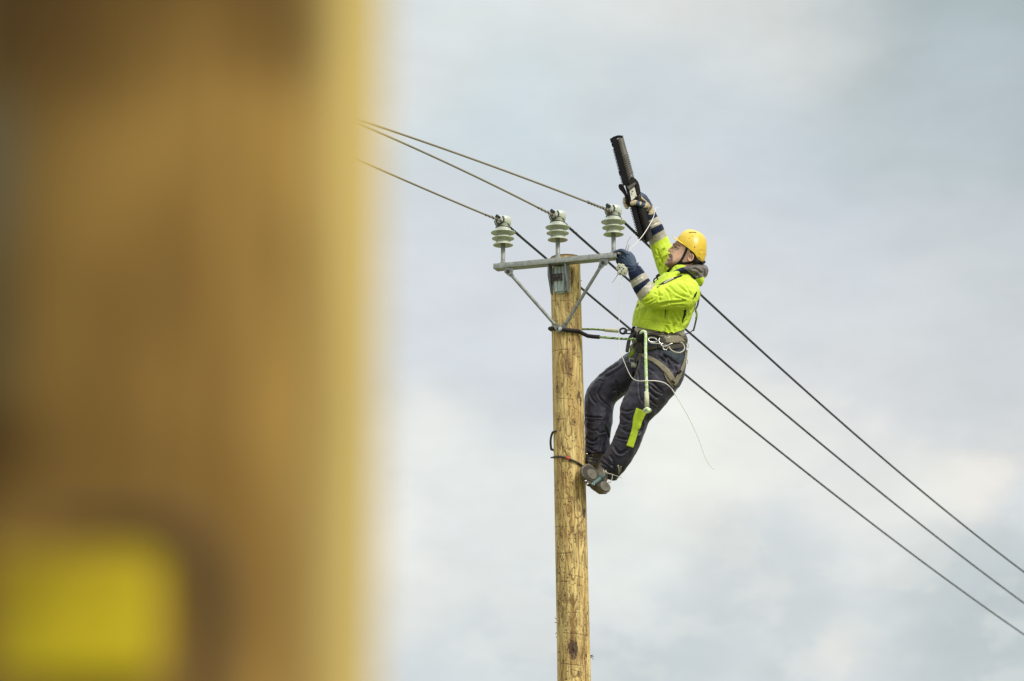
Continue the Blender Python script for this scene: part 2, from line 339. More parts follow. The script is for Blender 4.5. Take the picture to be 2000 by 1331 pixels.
M = {}
M['lime'] = mat('hi_vis_cloth', (.54, .69, .030), .7, 0, .07, 14, .25, 260, sheen=.05)
M['lime_dirty'] = mat('worn_hi_vis_cloth', (.24, .33, .02), .75, 0, .1, 24, .2, 260)
M['navy'] = mat('navy_cloth', (.012, .019, .048), .8, 0, .15, 30, .25, 260, sheen=.05, spec=.18)
M['grey'] = mat('reflective_tape', (.42, .385, .30), .42, 0, .10, 40, .12, 300, spec=.8)
M['trouser'] = mat('dark_workwear_cloth', (.023, .0195, .036), .46, 0, .15, 26, .3, 300, sheen=.10, c2=(.012, .010, .019), spec=.4)
M['teal'] = mat('teal_cloth', (.010, .022, .034), .7, 0, .15, 30, .2, 260)
M['webbing'] = mat('taupe_webbing', (.23, .20, .13), .75, 0, .15, 60, .4, 420)
M['webbing_dark'] = mat('dark_webbing', (.07, .062, .05), .75, 0, .15, 60, .4, 420, spec=.18)
M['webbing_pale'] = mat('pale_padding', (.58, .51, .37), .8, 0, .18, 45, .4, 320)
M['black'] = mat('black_strap', (.014, .012, .014), .6, 0, .15, 40, spec=.18)
M['slit'] = mat('dark_mesh_vent', (.010, .012, .014), .9, 0, .1, 40, spec=.18)
M['steel'] = mat('bright_steel', (.72, .70, .66), .28, .9, .1, 60)
M['iron'] = mat('worn_dark_steel', (.09, .075, .062), .45, .5, .25, 60, .2, 200)
M['red'] = mat('red_tape', (.55, .06, .03), .6)
M['galv'] = mat('galvanised_steel', (.36, .37, .34), .5, .15, .16, 34, .25, 120, c2=(.20, .21, .195), detail=8)
M['galv_brace'] = mat('darker_galvanised_tube', (.27, .28, .26), .5, .15, .18, 34, .25, 120, c2=(.15, .16, .15), detail=8)
M['galv_dull'] = mat('dull_galvanised_steel', (.20, .22, .225), .6, .1, .2, 40, .2, 120)
M['galv_pale'] = mat('pale_zinc_plate', (.44, .50, .47), .5, .1, .18, 25, .2, 120, stretch=(3, 3, .6))
M['rust'] = mat('rusty_plate', (.085, .065, .06), .7, .1, .3, 60)
M['insul'] = mat('grey_green_porcelain', (.51, .545, .43), .25, 0, .06, 12, spec=.6, coat=.3, c2=(.39, .42, .33))
M['clip'] = mat('black_plastic_clip', (.018, .016, .022), .45)
M['wire_light'] = mat('weathered_aluminium_wire', (.26, .225, .165), .6, .1, .03, 20)
M['wire_dark'] = mat('dark_conductor', (.016, .020, .030), .6, 0, .03, 20)
M['tie_light'] = mat('preformed_tie_wire', (.38, .35, .31), .5, .3, .2, 90)
M['cover'] = mat('black_cover_plastic', (.005, .004, .004), .42, 0, .2, 30, spec=.18)
M['cover_grey'] = mat('grey_cover_plastic', (.115, .102, .082), .38, 0, .15, 22, .15, 160, c2=(.07, .062, .05))
M['cover_mid'] = mat('dark_grey_cover_plastic', (.018, .016, .014), .5, 0, .2, 22, spec=.18)
M['label'] = mat('off_white_sticker', (.66, .65, .54), .5, 0, .06, 40)
M['ink'] = mat('grey_sticker_print', (.16, .16, .13), .6)
M['glove_navy'] = mat('navy_glove_leather', (.022, .045, .095), .6, 0, .2, 36, .4, 200)
M['glove_palm'] = mat('pale_glove_leather', (.52, .42, .25), .7, 0, .2, 40, .4, 200)
M['helmet'] = mat('yellow_helmet_shell', (.70, .47, .016), .38, 0, .06, 22, .05, 200, spec=.5, coat=.15)
M['hair'] = mat('dark_brown_hair', (.030, .018, .012), .75, 0, .3, 90, .8, 500, stretch=(1, 1, .3))
M['boot'] = mat('brown_boot_leather', (.13, .10, .062), .55, 0, .25, 40, .4, 160)
M['sole'] = mat('grey_green_rubber_sole', (.14, .125, .085), .7, 0, .25, 36, .5, 140)
M['sole_dark'] = mat('dark_rubber_tread', (.045, .033, .024), .75, 0, .3, 50, .6, 160)
M['teal_metal'] = mat('worn_teal_metal', (.04, .09, .085), .45, .2, .25, 50)
M['lace'] = mat('pale_lace', (.50, .46, .36), .8)
M['white_wire'] = mat('white_plastic_wire', (.80, .76, .68), .45, 0, .05, 40)
M['clamp'] = mat('cream_clamp_plastic', (.60, .60, .46), .5, 0, .15, 60)
M['rubber'] = mat('dark_rubber_sleeve', (.028, .022, .026), .55, 0, .2, 40, spec=.18)
M['sign'] = mat('yellow_sign_plate', (.50, .39, .010), .6, 0, .10, 13, c2=(.25, .155, .005), spec=.2)
M['sign_edge'] = mat('dark_brown_cable', (.07, .038, .016), .7)
def rope_mat(name, a, b, scale):
    m = bpy.data.materials.new(name); m.use_nodes = True; nt = m.node_tree; N = nt.nodes; L = nt.links; bs = N['Principled BSDF']; bs.inputs['Roughness'].default_value = .85
    tc = N.new('ShaderNodeTexCoord'); w = N.new('ShaderNodeTexVoronoi'); w.inputs['Scale'].default_value = scale; w.feature = 'F1'; L.new(tc.outputs['Object'], w.inputs['Vector'])
    sp = N.new('ShaderNodeSeparateColor'); L.new(w.outputs['Color'], sp.inputs[0]); cr = N.new('ShaderNodeValToRGB'); cr.color_ramp.interpolation = 'CONSTANT'
    cr.color_ramp.elements[0].color = (*a, 1); e = cr.color_ramp.elements[1]; e.position = .55; e.color = (*b, 1); L.new(sp.outputs[0], cr.inputs[0]); L.new(cr.outputs[0], bs.inputs['Base Color']); return m
M['rope_dark'] = rope_mat('green_flecked_rope', (.34, .46, .12), (.05, .09, .06), 120)
M['rope_light'] = rope_mat('pale_green_rope', (.74, .78, .66), (.44, .66, .16), 90)
M['rope_plain'] = mat('pale_rope_cover', (.62, .62, .42), .8, 0, .15, 80)
M['skin'] = vcol_mat('skin', .55, .06, 60, .15, 300, sss=.06)
M['wood_dull'] = vcol_mat('treated_dark_pine', .9, .12, 30, .2, 60, stretch=(1, 1, .12), spec=.12)
M['wood'] = vcol_mat('weathered_pine', .75, .12, 90, .35, 160, stretch=(1, 1, .12))

# ------------------------------------------------------------------ ground
g = MB(); xs = np.array([-900, -200, -60, -20, -6, 0, 6, 20, 60, 200, 900.]); V = np.array([(x, y + 300 if False else y, 0) for y in (-300, -60, -15, 0, 6, 14, 20, 26, 40, 80, 300, 1500.) for x in xs]); nx = len(xs)
V[:, 2] = .05 * np.sin(V[:, 0] * .7) * np.cos(V[:, 1] * .4)
V[:, 2] -= .06
g.add(V, [(j * nx + i, j * nx + i + 1, (j + 1) * nx + i + 1, (j + 1) * nx + i) for j in range(11) for i in range(nx - 1)])
M['field'] = mat('grass_field', (.17, .17, .08), .9, 0, .25, .6, .8, 20, c2=(.10, .11, .045))
tag(g.build('ground', M['field'], loc=np.zeros(3)), kind='structure')

# ------------------------------------------------------------------ poles
WL = np.array([.82, .62, .245]); WM = np.array([.52, .33, .095]); WD = np.array([.19, .10, .032]); WK = np.array([.045, .025, .018])
def mixc(c, k, a): return c * (1 - a[..., None]) + k * a[..., None]
def pole_mesh(top, bot_dir, r_top, r_slope, zs, nang, feat, height, seed):
    """top: world point; bot_dir: unit vector downwards; zs in metres below the top"""
    th = np.linspace(0, 2 * np.pi, nang, endpoint=False)      # 0 faces the camera, + to the right
    Z, A = np.meshgrid(zs, th, indexing='ij'); r = r_top + r_slope * Z; arc = (((A + np.pi) % (2 * np.pi)) - np.pi) * r_top / S; zp = Z / S
    col, disp = feat(arc, zp, A)
    bd = unit(bot_dir); e1 = unit(np.cross(bd, [0, 1, 0])) ; e1 = e1 if e1[0] > 0 else -e1; e2 = unit(np.cross(bd, e1)); e2 = e2 if e2[1] < 0 else -e2
    rr = r + disp * S
    V = np.array(top) + bd * Z[..., None] + e1 * (np.sin(A) * rr)[..., None] + e2 * (np.cos(A) * rr)[..., None]
    nz = len(zs); n = nang
    Fs = [(i * n + j, i * n + (j + 1) % n, (i + 1) * n + (j + 1) % n, (i + 1) * n + j) for i in range(nz - 1) for j in range(n)]
    V = V.reshape(-1, 3); col = col.reshape(-1, 3); cen = np.array(top) - bd * .004; c0 = len(V); ring2 = V[:n] * .5 + cen * .5; ring2[:, 2] = cen[2]
    V = np.vstack([V, ring2, cen[None]]); col = np.vstack([col, np.tile(WD, (n, 1)), WD[None]])
    Fs += [(j, c0 + j, c0 + (j + 1) % n, (j + 1) % n) for j in range(n)] + [(c0 + j, c0 + n, c0 + (j + 1) % n) for j in range(n)]
    return V, Fs, col
PT = P(np.array([[1104, 503.5, 0]]))[0]; PB = P(np.array([[1121.5, 1331, 0]]))[0]; PDIR = unit(PB - PT)
POLE_LEN = (PT[2] + .3) / -PDIR[2]
def pole_u(v): return 1104 + (v - 503.5) * 17.5 / 827.5
KNOTS = [(1116, 531, 3, 1), (1110, 611, 4, 1), (1089, 766, 5, 1.6), (1091, 829, 3.2, 2), (1121.7, 836.7, 3.4, 2), (1101, 935, 2.6, 1.6), (1097, 1051, 2.4, 1.2), (1133, 1056, 3, 1), (1104.4, 1171.5, 3.2, 1.6), (1118, 1273, 4.5, 2.4), (1123, 1222, 5, .6), (1104, 1222, 4, .5)]
def zp_of_v(v): return (np.asarray(v, float) - 503.5) / 827.5 * (np.linalg.norm(PB - PT) / S)
def arc_of(u, v): return 30.5 * np.arcsin(np.clip((u - pole_u(v)) / 30.5, -.98, .98))
def feat_main(a, z, A):
    w = fbm2(a / 14, z / 90, 4, 3) - .5; x = a + 16 * w; ringf = np.zeros_like(a)
    for (ku, kv, kr, st) in KNOTS:
        ka, kz = arc_of(ku, kv), zp_of_v(kv); dx = a - ka; dz = z - kz; q = np.exp(-((dx / (kr * 3.0)) ** 2 + (dz / (kr * 5.5)) ** 2)); x = x - dx * q * .75
        x = x + kr * 2.2 * q
    # cathedral grain: rings cut by the surface
    ph = x * .42 + 3.2 * (fbm2(a / 22, z / 70, 3, 11) - .5) * 3 + z * .003
    gr = .5 + .5 * np.sin(ph * 2 * np.pi * .42); gr = gr ** 2.2
    x0 = 22 * (fbm2(z / 170, z * 0 + 3, 2, 51) - .5); fz = ((x - x0) ** 2) * .0042 + z * .017 + 2.4 * (fbm2(a / 13, z / 34, 3, 53) - .5) + .5 * (fbm2(a / 4, z / 10, 2, 54) - .5)
    fr_ = fz % 1.0; cath = np.clip(smoothstep(.48, .88, fr_) * smoothstep(1.0, .95, fr_), 0, 1) * smoothstep(.28, .55, fbm2(a / 15, z / 75, 2, 55))
    fine = fbm2(a / .9, z / 26, 3, 21); blot = fbm2(a / 9, z / 60, 4, 31); big = fbm2(a / 20, z / 130, 3, 41)
    col = WL * (0.86 + .3 * fine[..., None]) * np.ones(3)
    col = mixc(col, WM, smoothstep(.42, .62, blot) * .65)
    col = mixc(col, WM * .8, gr * .55 * smoothstep(.30, .55, fbm2(a / 12, z / 80, 3, 61)))
    col = mixc(col, WD, cath * .85); col = mixc(col, WD * 1.2, smoothstep(.56, .70, fbm2(a / 4.2, z / 46, 4, 71)) * .6)
    col = mixc(col, WL * 1.08, smoothstep(.55, .7, fbm2(a / 3.5, z / 60, 3, 91)) * .5)
    vl = fbm2(a / .75, z / 55, 3, 141); col = mixc(col, WD * 1.3, smoothstep(.58, .70, vl) * .65)
    disp = -.18 * gr + .25 * (fine - .5)
    for (ku, kv, kr, st) in KNOTS:      # knots with rings round them
        ka, kz = arc_of(ku, kv), zp_of_v(kv); d = np.hypot((a - ka) / kr, (z - kz) / (kr * 1.35)) + .35 * (fbm2(a / 3, z / 3, 2, int(ku)) - .5)
        rg = np.exp(-d / 2.6) * (.5 + .5 * np.cos(d * 4.2)) * (d < 6.5); col = mixc(col, WD, np.clip(rg * .85 * min(1, st), 0, 1)); col = mixc(col, WK, smoothstep(.75, .35, d / min(1.2, st)) * min(1, st * .6)); disp += .5 * np.exp(-(d / 1.6) ** 2)
        sp = np.exp(-np.abs(a - ka) / (1.2 * kr)) * np.exp(-np.abs(z - kz) / (kr * 6)); col = mixc(col, WD * 1.3, np.clip(sp * .4 * st, 0, .7))
    # dark resin patches and missing splinters
    for (su, sv, sw, sh, al) in [(1129.5, 566, 1.8, 8, .9), (1134, 575, 1.0, 11, .7), (1130, 783, 3.5, 8, .85), (1134, 795, 3, 9, .9), (1127, 790, 1.5, 12, .7), (1140, 1013, 3.6, 10, .9), (1137, 1008, 2, 14, .7), (1112, 676, 1.2, 3, .6), (1105, 716, 3, 22, .45), (1110, 735, 3, 14, .45), (1120, 690, 3, 22, .35), (1126, 760, 2.5, 14, .35), (1118, 1272, 9, 16, .8), (1119, 1285, 5, 14, .6), (1116, 555, 3, 18, .55), (1122, 540, 2, 12, .4), (1141, 1100, 2, 16, .4)]:
        ka, kz = arc_of(su, sv), zp_of_v(sv); d = np.hypot((a - ka) / sw, (z - kz) / sh) + .9 * (fbm2(a / 2.5, z / 4.5, 3, int(su + sv)) - .5); m = smoothstep(1.15, .8, d) * al; col = mixc(col, WK * 1.5, m); disp -= m * 1.2
    # thin saw and strap marks running round
    for (cv, a0, a1, sl) in [(598, -40, 0, .15), (620, 5, 30, .1), (694, -40, 8, .04), (700, 5, 40, .35), (743, -10, 12, .3), (792, -40, 10, .1), (803, 8, 40, .6), (832, -40, -5, .1), (880, 10, 40, .3), (988, -20, 12, .15), (1041, -40, 20, .12), (1048, 15, 45, .4), (1091, -40, 0, .05), (1106, 5, 40, .3), (1134, -10, 35, .2), (1146, -35, -5, .1), (1152, -5, 20, .1), (1205, -12, 14, .02), (1245, -20, 30, .12), (1304, -25, 20, .15), (1315, -5, 35, .3), (1284, -36, -10, .2), (918, 14, 34, .5)]:
        zz = zp_of_v(cv) + sl * a + 1.6 * (fbm2(a / 5, z * 0 + cv, 2, 5) - .5); m = np.exp(-((z - zz) / .75) ** 2) * smoothstep(a0 - 2, a0 + 2, a) * smoothstep(a1 + 2, a1 - 2, a) * smoothstep(.25, .5, vnoise2(a / 3, z * 0 + cv * 1.7, 9)); col = mixc(col, WK * 2.0, m * .72); disp -= m * .7
    # spike holes and short checks
    spk = vnoise2(a / 1.5, z / 3.6, 101); dens = smoothstep(.35, .75, fbm2(a / 8, z / 60, 2, 103) + .25 * smoothstep(300, 800, z)); m = smoothstep(.86 - .10 * dens, .94 - .08 * dens, spk) * dens; col = mixc(col, WK * 1.3, m * .75); disp -= m * 1.0
    for (cu, v0, v1) in [(1128, 600, 618), (1131, 640, 700), (1128, 1020, 1100), (1089, 1120, 1190), (1148, 1130, 1240), (1094, 1150, 1230), (1141, 1240, 1331), (1091, 600, 650), (1098, 860, 900), (1121, 985, 1010)]:
        zm = (zp_of_v(v0) + zp_of_v(v1)) / 2; ka = arc_of(cu, (v0 + v1) / 2); m = np.exp(-((a - ka - 1.8 * (fbm2(z / 14, z * 0, 2, int(cu)) - .5)) / .55) ** 2) * smoothstep(zp_of_v(v0) - 6, zp_of_v(v0) + 6, z) * smoothstep(zp_of_v(v1) + 6, zp_of_v(v1) - 6, z); col = mixc(col, WK * 1.6, m * .65); disp -= m * .8
    top = smoothstep(5, 1, z); col = mixc(col, WK * 2, top * .85); disp += -.8 * (fbm2(a / 3, z * 0, 3, 77) - .3) * top
    return np.clip(col, .01, 1), disp
up1 = empty('utility_pole', PT + PDIR * POLE_LEN, 'slender yellowish wooden pole carrying a steel crossarm, being climbed by the lineman', 'utility pole', 'wooden utility poles')
zf = np.arange(0, 1000) * S * .95; zs = np.r_[zf, np.linspace(zf[-1] + .1, POLE_LEN, 30)]
V, Fs, col = pole_mesh(PT, PDIR, 29.2 * S, (32.0 - 29.2) * S / np.linalg.norm(PB - PT), zs, 230, feat_main, 0, 1)
shaft = build_mesh('shaft', V, Fs, M['wood'], up1, True, None, None, col)
# splinters standing off the shaft
for (u, v, du, dv) in [(1154.5, 1282, 6, 1), (1155, 1284, 4, 5), (1154, 1281, 5, -2), (1087, 1210, -3, -4), (1087.5, 1236, -3, 3), (1088, 1246, -2, -3), (1087, 1216, -4, 1), (1134, 549, 2.5, -1), (1113, 500.5, 1, -2.5)]:
    mb = MB(); tube_p(mb, [(u - np.sign(du) * 2, v, 0), (u + du * .5, v + dv * .3, -1), (u + du, v + dv, -2)], [.9, .7, .3], 5, 0, 2); mb.build('splinter', M['rust'], up1)

# foreground pole, close to the lens and far out of focus
zc = 1.75
fx = (354 - 1000) / F * zc; fy = zc * math.cos(PITCH); fr = zc / F * 410
WB = np.array([.31, .185, .048]); WB2 = np.array([.165, .09, .022]); WBK = np.array([.072, .036, .011])
def feat_fg(a, z, A):
    x = np.sin(A); h = 1.6 + 2.9 - z * S                         # height above the ground
    tt_ = (h - 1.6) / (zc * math.cos(PITCH)); vimg = 665.5 - F * np.tan(np.arctan(tt_) - PITCH)
    col = np.ones(a.shape + (3,)) * WB
    n1 = fbm2(x * 5, h * 1.6, 4, 5); n2 = fbm2(x * 11, h * 2.4, 4, 15); n3 = fbm2(x * 3, h * 5, 3, 25)
    n4 = fbm2(x * 9 + 3, h * .9, 3, 35); col = mixc(col, WB2, smoothstep(.35, .65, n1) * .6); col = mixc(col, WB2 * .8, smoothstep(.5, .7, n4) * .55); col = mixc(col, WB * 1.25, smoothstep(.55, .75, n2) * .5)
    def blob(u, v, ru, rv, c, al):
        nonlocal col
        xx = (u - 352) / 408; d = np.hypot((x - xx) * 408 / ru, (vimg - v) / rv) + .5 * (n3 - .5); col = mixc(col, np.array(c), smoothstep(1.2, .35, d) * al)
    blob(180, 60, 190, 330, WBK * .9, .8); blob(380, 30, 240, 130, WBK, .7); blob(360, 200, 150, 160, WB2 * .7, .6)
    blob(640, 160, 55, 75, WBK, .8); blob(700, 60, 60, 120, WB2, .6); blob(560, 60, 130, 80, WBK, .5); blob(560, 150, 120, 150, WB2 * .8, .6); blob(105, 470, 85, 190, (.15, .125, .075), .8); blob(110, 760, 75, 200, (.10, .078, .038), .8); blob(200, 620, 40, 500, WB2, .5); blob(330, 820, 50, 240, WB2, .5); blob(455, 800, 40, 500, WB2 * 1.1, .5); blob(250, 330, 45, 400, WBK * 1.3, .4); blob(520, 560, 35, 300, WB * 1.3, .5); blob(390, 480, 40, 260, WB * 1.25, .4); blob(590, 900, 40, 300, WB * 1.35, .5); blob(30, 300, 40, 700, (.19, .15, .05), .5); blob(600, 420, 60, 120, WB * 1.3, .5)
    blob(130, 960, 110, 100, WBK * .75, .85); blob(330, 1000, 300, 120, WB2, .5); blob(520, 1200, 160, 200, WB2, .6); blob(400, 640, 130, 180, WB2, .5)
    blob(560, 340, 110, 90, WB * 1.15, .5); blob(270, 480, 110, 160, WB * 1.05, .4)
    col = mixc(col, np.array((.68, .51, .175)), smoothstep(.56, 1.0, x + .16 * (n3 - .5)) * .9); col = mixc(col, np.array((.40, .33, .10)), smoothstep(-.78, -.95, x) * .7)  # sunlit right rim and fainter left rim painted into the wood colour
    return np.clip(col, .01, 1), (n2 - .5) * 1.0
top2 = np.array([fx, fy, 4.5]); 
up2 = empty('utility_pole', np.array([fx, fy, 0]), 'thick brown wooden pole blurred in the foreground with a yellow plate on it', 'utility pole', 'wooden utility poles')
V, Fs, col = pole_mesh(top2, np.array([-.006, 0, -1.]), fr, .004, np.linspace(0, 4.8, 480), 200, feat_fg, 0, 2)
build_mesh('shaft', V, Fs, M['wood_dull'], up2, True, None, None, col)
# yellow plate wrapped on the foreground pole, with a dark cable looped round it
def on_fg(u, v, off):
    dr = RIGHT * (u - 1000) / F + UP * (665.5 - v) / F + FWD; ox, oy = CAM[0] - fx, CAM[1] - fy; rr = fr + off + .004 * 2.4; a = dr[0] ** 2 + dr[1] ** 2; b = 2 * (ox * dr[0] + oy * dr[1]); c = ox * ox + oy * oy - rr * rr
    disc = max(b * b - 4 * a * c, 0); return CAM + dr * ((-b - math.sqrt(disc)) / (2 * a))
nu, nv = 70, 24; us = np.linspace(-130, 314, nu); vs = np.linspace(1074, 1326, nv); Vt = []
for off in (.010, .005):
    for v in vs:
        for u in us:
            cu, cv = 92, 1200; du, dv = u - cu, v - cv; hw, hh = 222, 126; rc = 42; ex = max(abs(du) - (hw - rc), 0); ey = max(abs(dv) - (hh - rc), 0); l = math.hypot(ex, ey)
            if l > rc: du = math.copysign(hw - rc + ex / l * rc, du); dv = math.copysign(hh - rc + ey / l * rc, dv)
            Vt.append(on_fg(cu + du, cv + dv, off))
nq = nu * nv; Fs = []
for j in range(nv - 1):
    for i in range(nu - 1): a = j * nu + i; Fs += [(a, a + nu, a + nu + 1, a + 1), (nq + a, nq + a + 1, nq + a + nu + 1, nq + a + nu)]
for i in range(nu - 1): Fs += [(i, i + 1, nq + i + 1, nq + i), ((nv - 1) * nu + i, nq + (nv - 1) * nu + i, nq + (nv - 1) * nu + i + 1, (nv - 1) * nu + i + 1)]
for j in range(nv - 1): a = j * nu; Fs += [(a, nq + a, nq + a + nu, a + nu), (a + nu - 1, a + 2 * nu - 1, nq + a + 2 * nu - 1, nq + a + nu - 1)]
tag(build_mesh('sign_plate', Vt, Fs, M['sign']), 'blurred yellow rounded plate fixed low on the thick foreground pole', 'sign')
mb = MB(); path = [(10, 1030), (120, 1016), (260, 1006), (340, 1016), (394, 1060), (424, 1130), (430, 1230), (412, 1310), (400, 1380)]
tube_w(mb, [on_fg(u, v, .005) for u, v in catmull(path, 6)], np.r_[np.linspace(.001, .003, 18), np.linspace(.003, .0045, 31)], 10); tag(mb.build('cable', M['sign_edge']), 'blurred dark cable curving over the yellow plate on the foreground pole', 'cable')

# ------------------------------------------------------------------ crossarm, bracket, braces
TH = R(20.5); AX = np.array([math.cos(TH), -math.sin(TH), 0]); NR = np.array([-math.sin(TH), -math.cos(TH), 0]); ZZ = np.array([0, 0, 1.])
def pole_at_z(z): return PT + PDIR * ((z - PT[2]) / PDIR[2])
v_arm = 512.0; zarm = P(np.array([[1090, v_arm, -38]]))[0][2]; pc = pole_at_z(zarm)
HD = 12.0; HH = 5.2         # half depth, half height in px
armc = pc + NR * (30 + HD) * S
def arm_pt(t, n=0, z=0): return armc + AX * t * S + NR * n * S + ZZ * z * S
cu = UVD(armc); tl = (967 - cu[0]) / math.cos(TH) * 1.0; tr = (1206.5 - cu[0]) / math.cos(TH)
crossarm = MB(); L2 = (tr - tl) / 2; mid = (tr + tl) / 2; wl = 1.1      # open channel: web on top and two flanges
box_w(crossarm, arm_pt(mid, 0, HH - wl), [AX, NR, ZZ], np.array([L2, HD, wl]) * S, bev=.3)
box_w(crossarm, arm_pt(mid, HD - wl * .8, -wl * .5), [AX, NR, ZZ], np.array([L2 - .3, wl, HH - wl * .6]) * S, bev=.3)
box_w(crossarm, arm_pt(mid, -HD + wl * .8, -wl * .5), [AX, NR, ZZ], np.array([L2 - .3, wl, HH - wl * .6]) * S, bev=.3)
box_w(crossarm, arm_pt(mid, 0, -HH + .9), [AX, NR, ZZ], np.array([L2 - .6, HD - 2.2, .8]) * S, bev=.3)
ca = crossarm.build('crossarm', M['galv'], up1, smooth=True, autos=35)
for t in (tl + 32, tr - 27):       # lugs under the arm
    b = MB(); q = [arm_pt(t + x, HD - 2, z) for x, z in ((-9, -HH - .2), (9, -HH - .2), (9, -14), (6, -19), (-4, -19), (-9, -14))]; prism_w(b, q, -NR, 1.6 * S); b.build('lug', M['galv'], ca, smooth=False)
# bracket: two flanges, round-nosed seat against the pole, strap and bolt
bk = MB(); ww = 18.5
for sgn, dep in ((-1, 0), (1, 0)):
    q = [arm_pt(sgn * ww, n, z) for n, z in ((HD - 1.0, -HH - .1), (-HD, -HH - .1), (-HD - 3, -62), (-HD + 5 if sgn < 0 else -HD + 8, -62), (HD - 1.5, -HH - 22))]
    prism_w(bk, q, AX, 1.8 * S * -sgn)
br = bk.build('bracket', M['galv_dull'], up1, smooth=False)
s_ = MB(); q = [arm_pt(x, -HD + 3, z) for x, z in [(-15, -8), (15, -8), (15, -50)] + [(15 * math.cos(R(a)), -50 - 12 * math.sin(R(a))) for a in range(20, 161, 20)] + [(-15, -50)]]
prism_w(s_, q, -NR, 4 * S)
for x in (-8, 0, 8): tube_w(s_, [arm_pt(x, -HD + 4, -9), arm_pt(x, -HD + 4, -40), arm_pt(x * .8, -HD + 3, -58)], 4.6 * S, 10)
s_.build('seat_plate', M['galv_pale'], br, smooth=True, autos=40)
s_ = MB(); box_w(s_, arm_pt(-4, -HD + 9.5, -30), [AX, NR, ZZ], np.array([11, 1.2, 7]) * S, bev=.4); s_.build('strap_plate', M['rust'], br, autos=40)
s_ = MB(); lathe_w(s_, arm_pt(-3, -HD + 10, -29.5), [(0, 0), (4.8, 0), (4.8, 1), (3.4, 1.2), (3.4, 3.6), (2.6, 4.2), (0, 4.2)], 12, axis=NR); s_.build('bolt', M['rust'], br, autos=40)
# braces: round tubes with flattened ends
zb = P(np.array([[1095, 643, -34]]))[0][2]; pb = pole_at_z(zb) + NR * 33.5 * S
for k, (t, nm) in enumerate(((tr - 27, 'r'), (tl + 32, 'l'))):
    a = arm_pt(t, HD + 1.0, -13.5); b = pb + NR * (0.5 + 1.8 * k) * S + AX * (3.5 if k == 0 else -3.5) * S; d = unit(b - a); Ln = np.linalg.norm(b - a); sd_ = unit(np.cross(d, NR)); mbr = MB(); st = a + d * 17 * S; en = b - d * 14 * S
    tube_w(mbr, [st - d * 1 * S, st, en, en + d * 1 * S], 3.25 * S, 14)
    for c, e in ((a, st), (b, en)):
        dd = unit(e - c); rows = []
        for tt, w in ((-6, 3.4), (-4.5, 5.2), (0, 5.8), (7, 5.4), (13, 3.6), (np.linalg.norm(e - c) / S + 2, 2.4)): rows.append((c + dd * tt * S, w))
        poly = [p + sd_ * w * S for p, w in rows] + [p - sd_ * w * S for p, w in rows[::-1]]; prism_w(mbr, np.array(poly) + NR * 1.0 * S, -NR, 1.7 * S)
    bo = mbr.build('brace', M['galv_brace'], up1, autos=38)
    for c, off in ((a, 0), (a + d * 9.5 * S, 1)):
        q = MB(); lathe_w(q, c + NR * 1.1 * S, [(0, 0), (3.6, 0), (3.6, .8), (2.5, 1), (2.5, 2.6), (0, 2.8)] if not off else [(0, 0), (1.5, 0), (1.5, .3), (0, .3)], 12, axis=NR); q.build('bolt', M['iron'], bo, autos=40)
q = MB(); lathe_w(q, pb + NR * 4.6 * S, [(0, 0), (4, 0), (4, 1), (2.8, 1.2), (2.8, 3.4), (0, 3.6)], 12, axis=NR); q.build('bolt', M['steel'], up1, autos=40)

# ------------------------------------------------------------------ insulators
prof = [(4.4, 45), (9, 44.5), (13, 42.5), (17.5, 39.6), (19.3, 38.3), (19.9, 38.6), (19.7, 39.6), (16.5, 42), (14, 45), (12.8, 48.5), (12.2, 51.2), (15, 52.4), (19, 52.2), (21.6, 51.6), (22.2, 52.2), (21.8, 53.2), (18, 55), (14.8, 57.4), (13.2, 60), (12.8, 62.6), (15.5, 64.2), (20, 64), (23.6, 63.3), (24.3, 64), (23.9, 65.1), (19.5, 67.2), (16.2, 69), (15.2, 71.6), (14.2, 73.4), (13.4, 75), (13.6, 77), (15.4, 79.5), (16.4, 83), (16.6, 88), (16.2, 92), (14.6, 95), (11.5, 96.6), (6, 97.4), (0, 97.6)]
INS = []
ins_labels = ['grey green insulator at the low left end of the crossarm', 'grey green insulator standing on the crossarm above the pole top', 'grey green insulator at the crossarm end beside the gloved hand']
targets = [982.5, 1089.5, 1198.5]
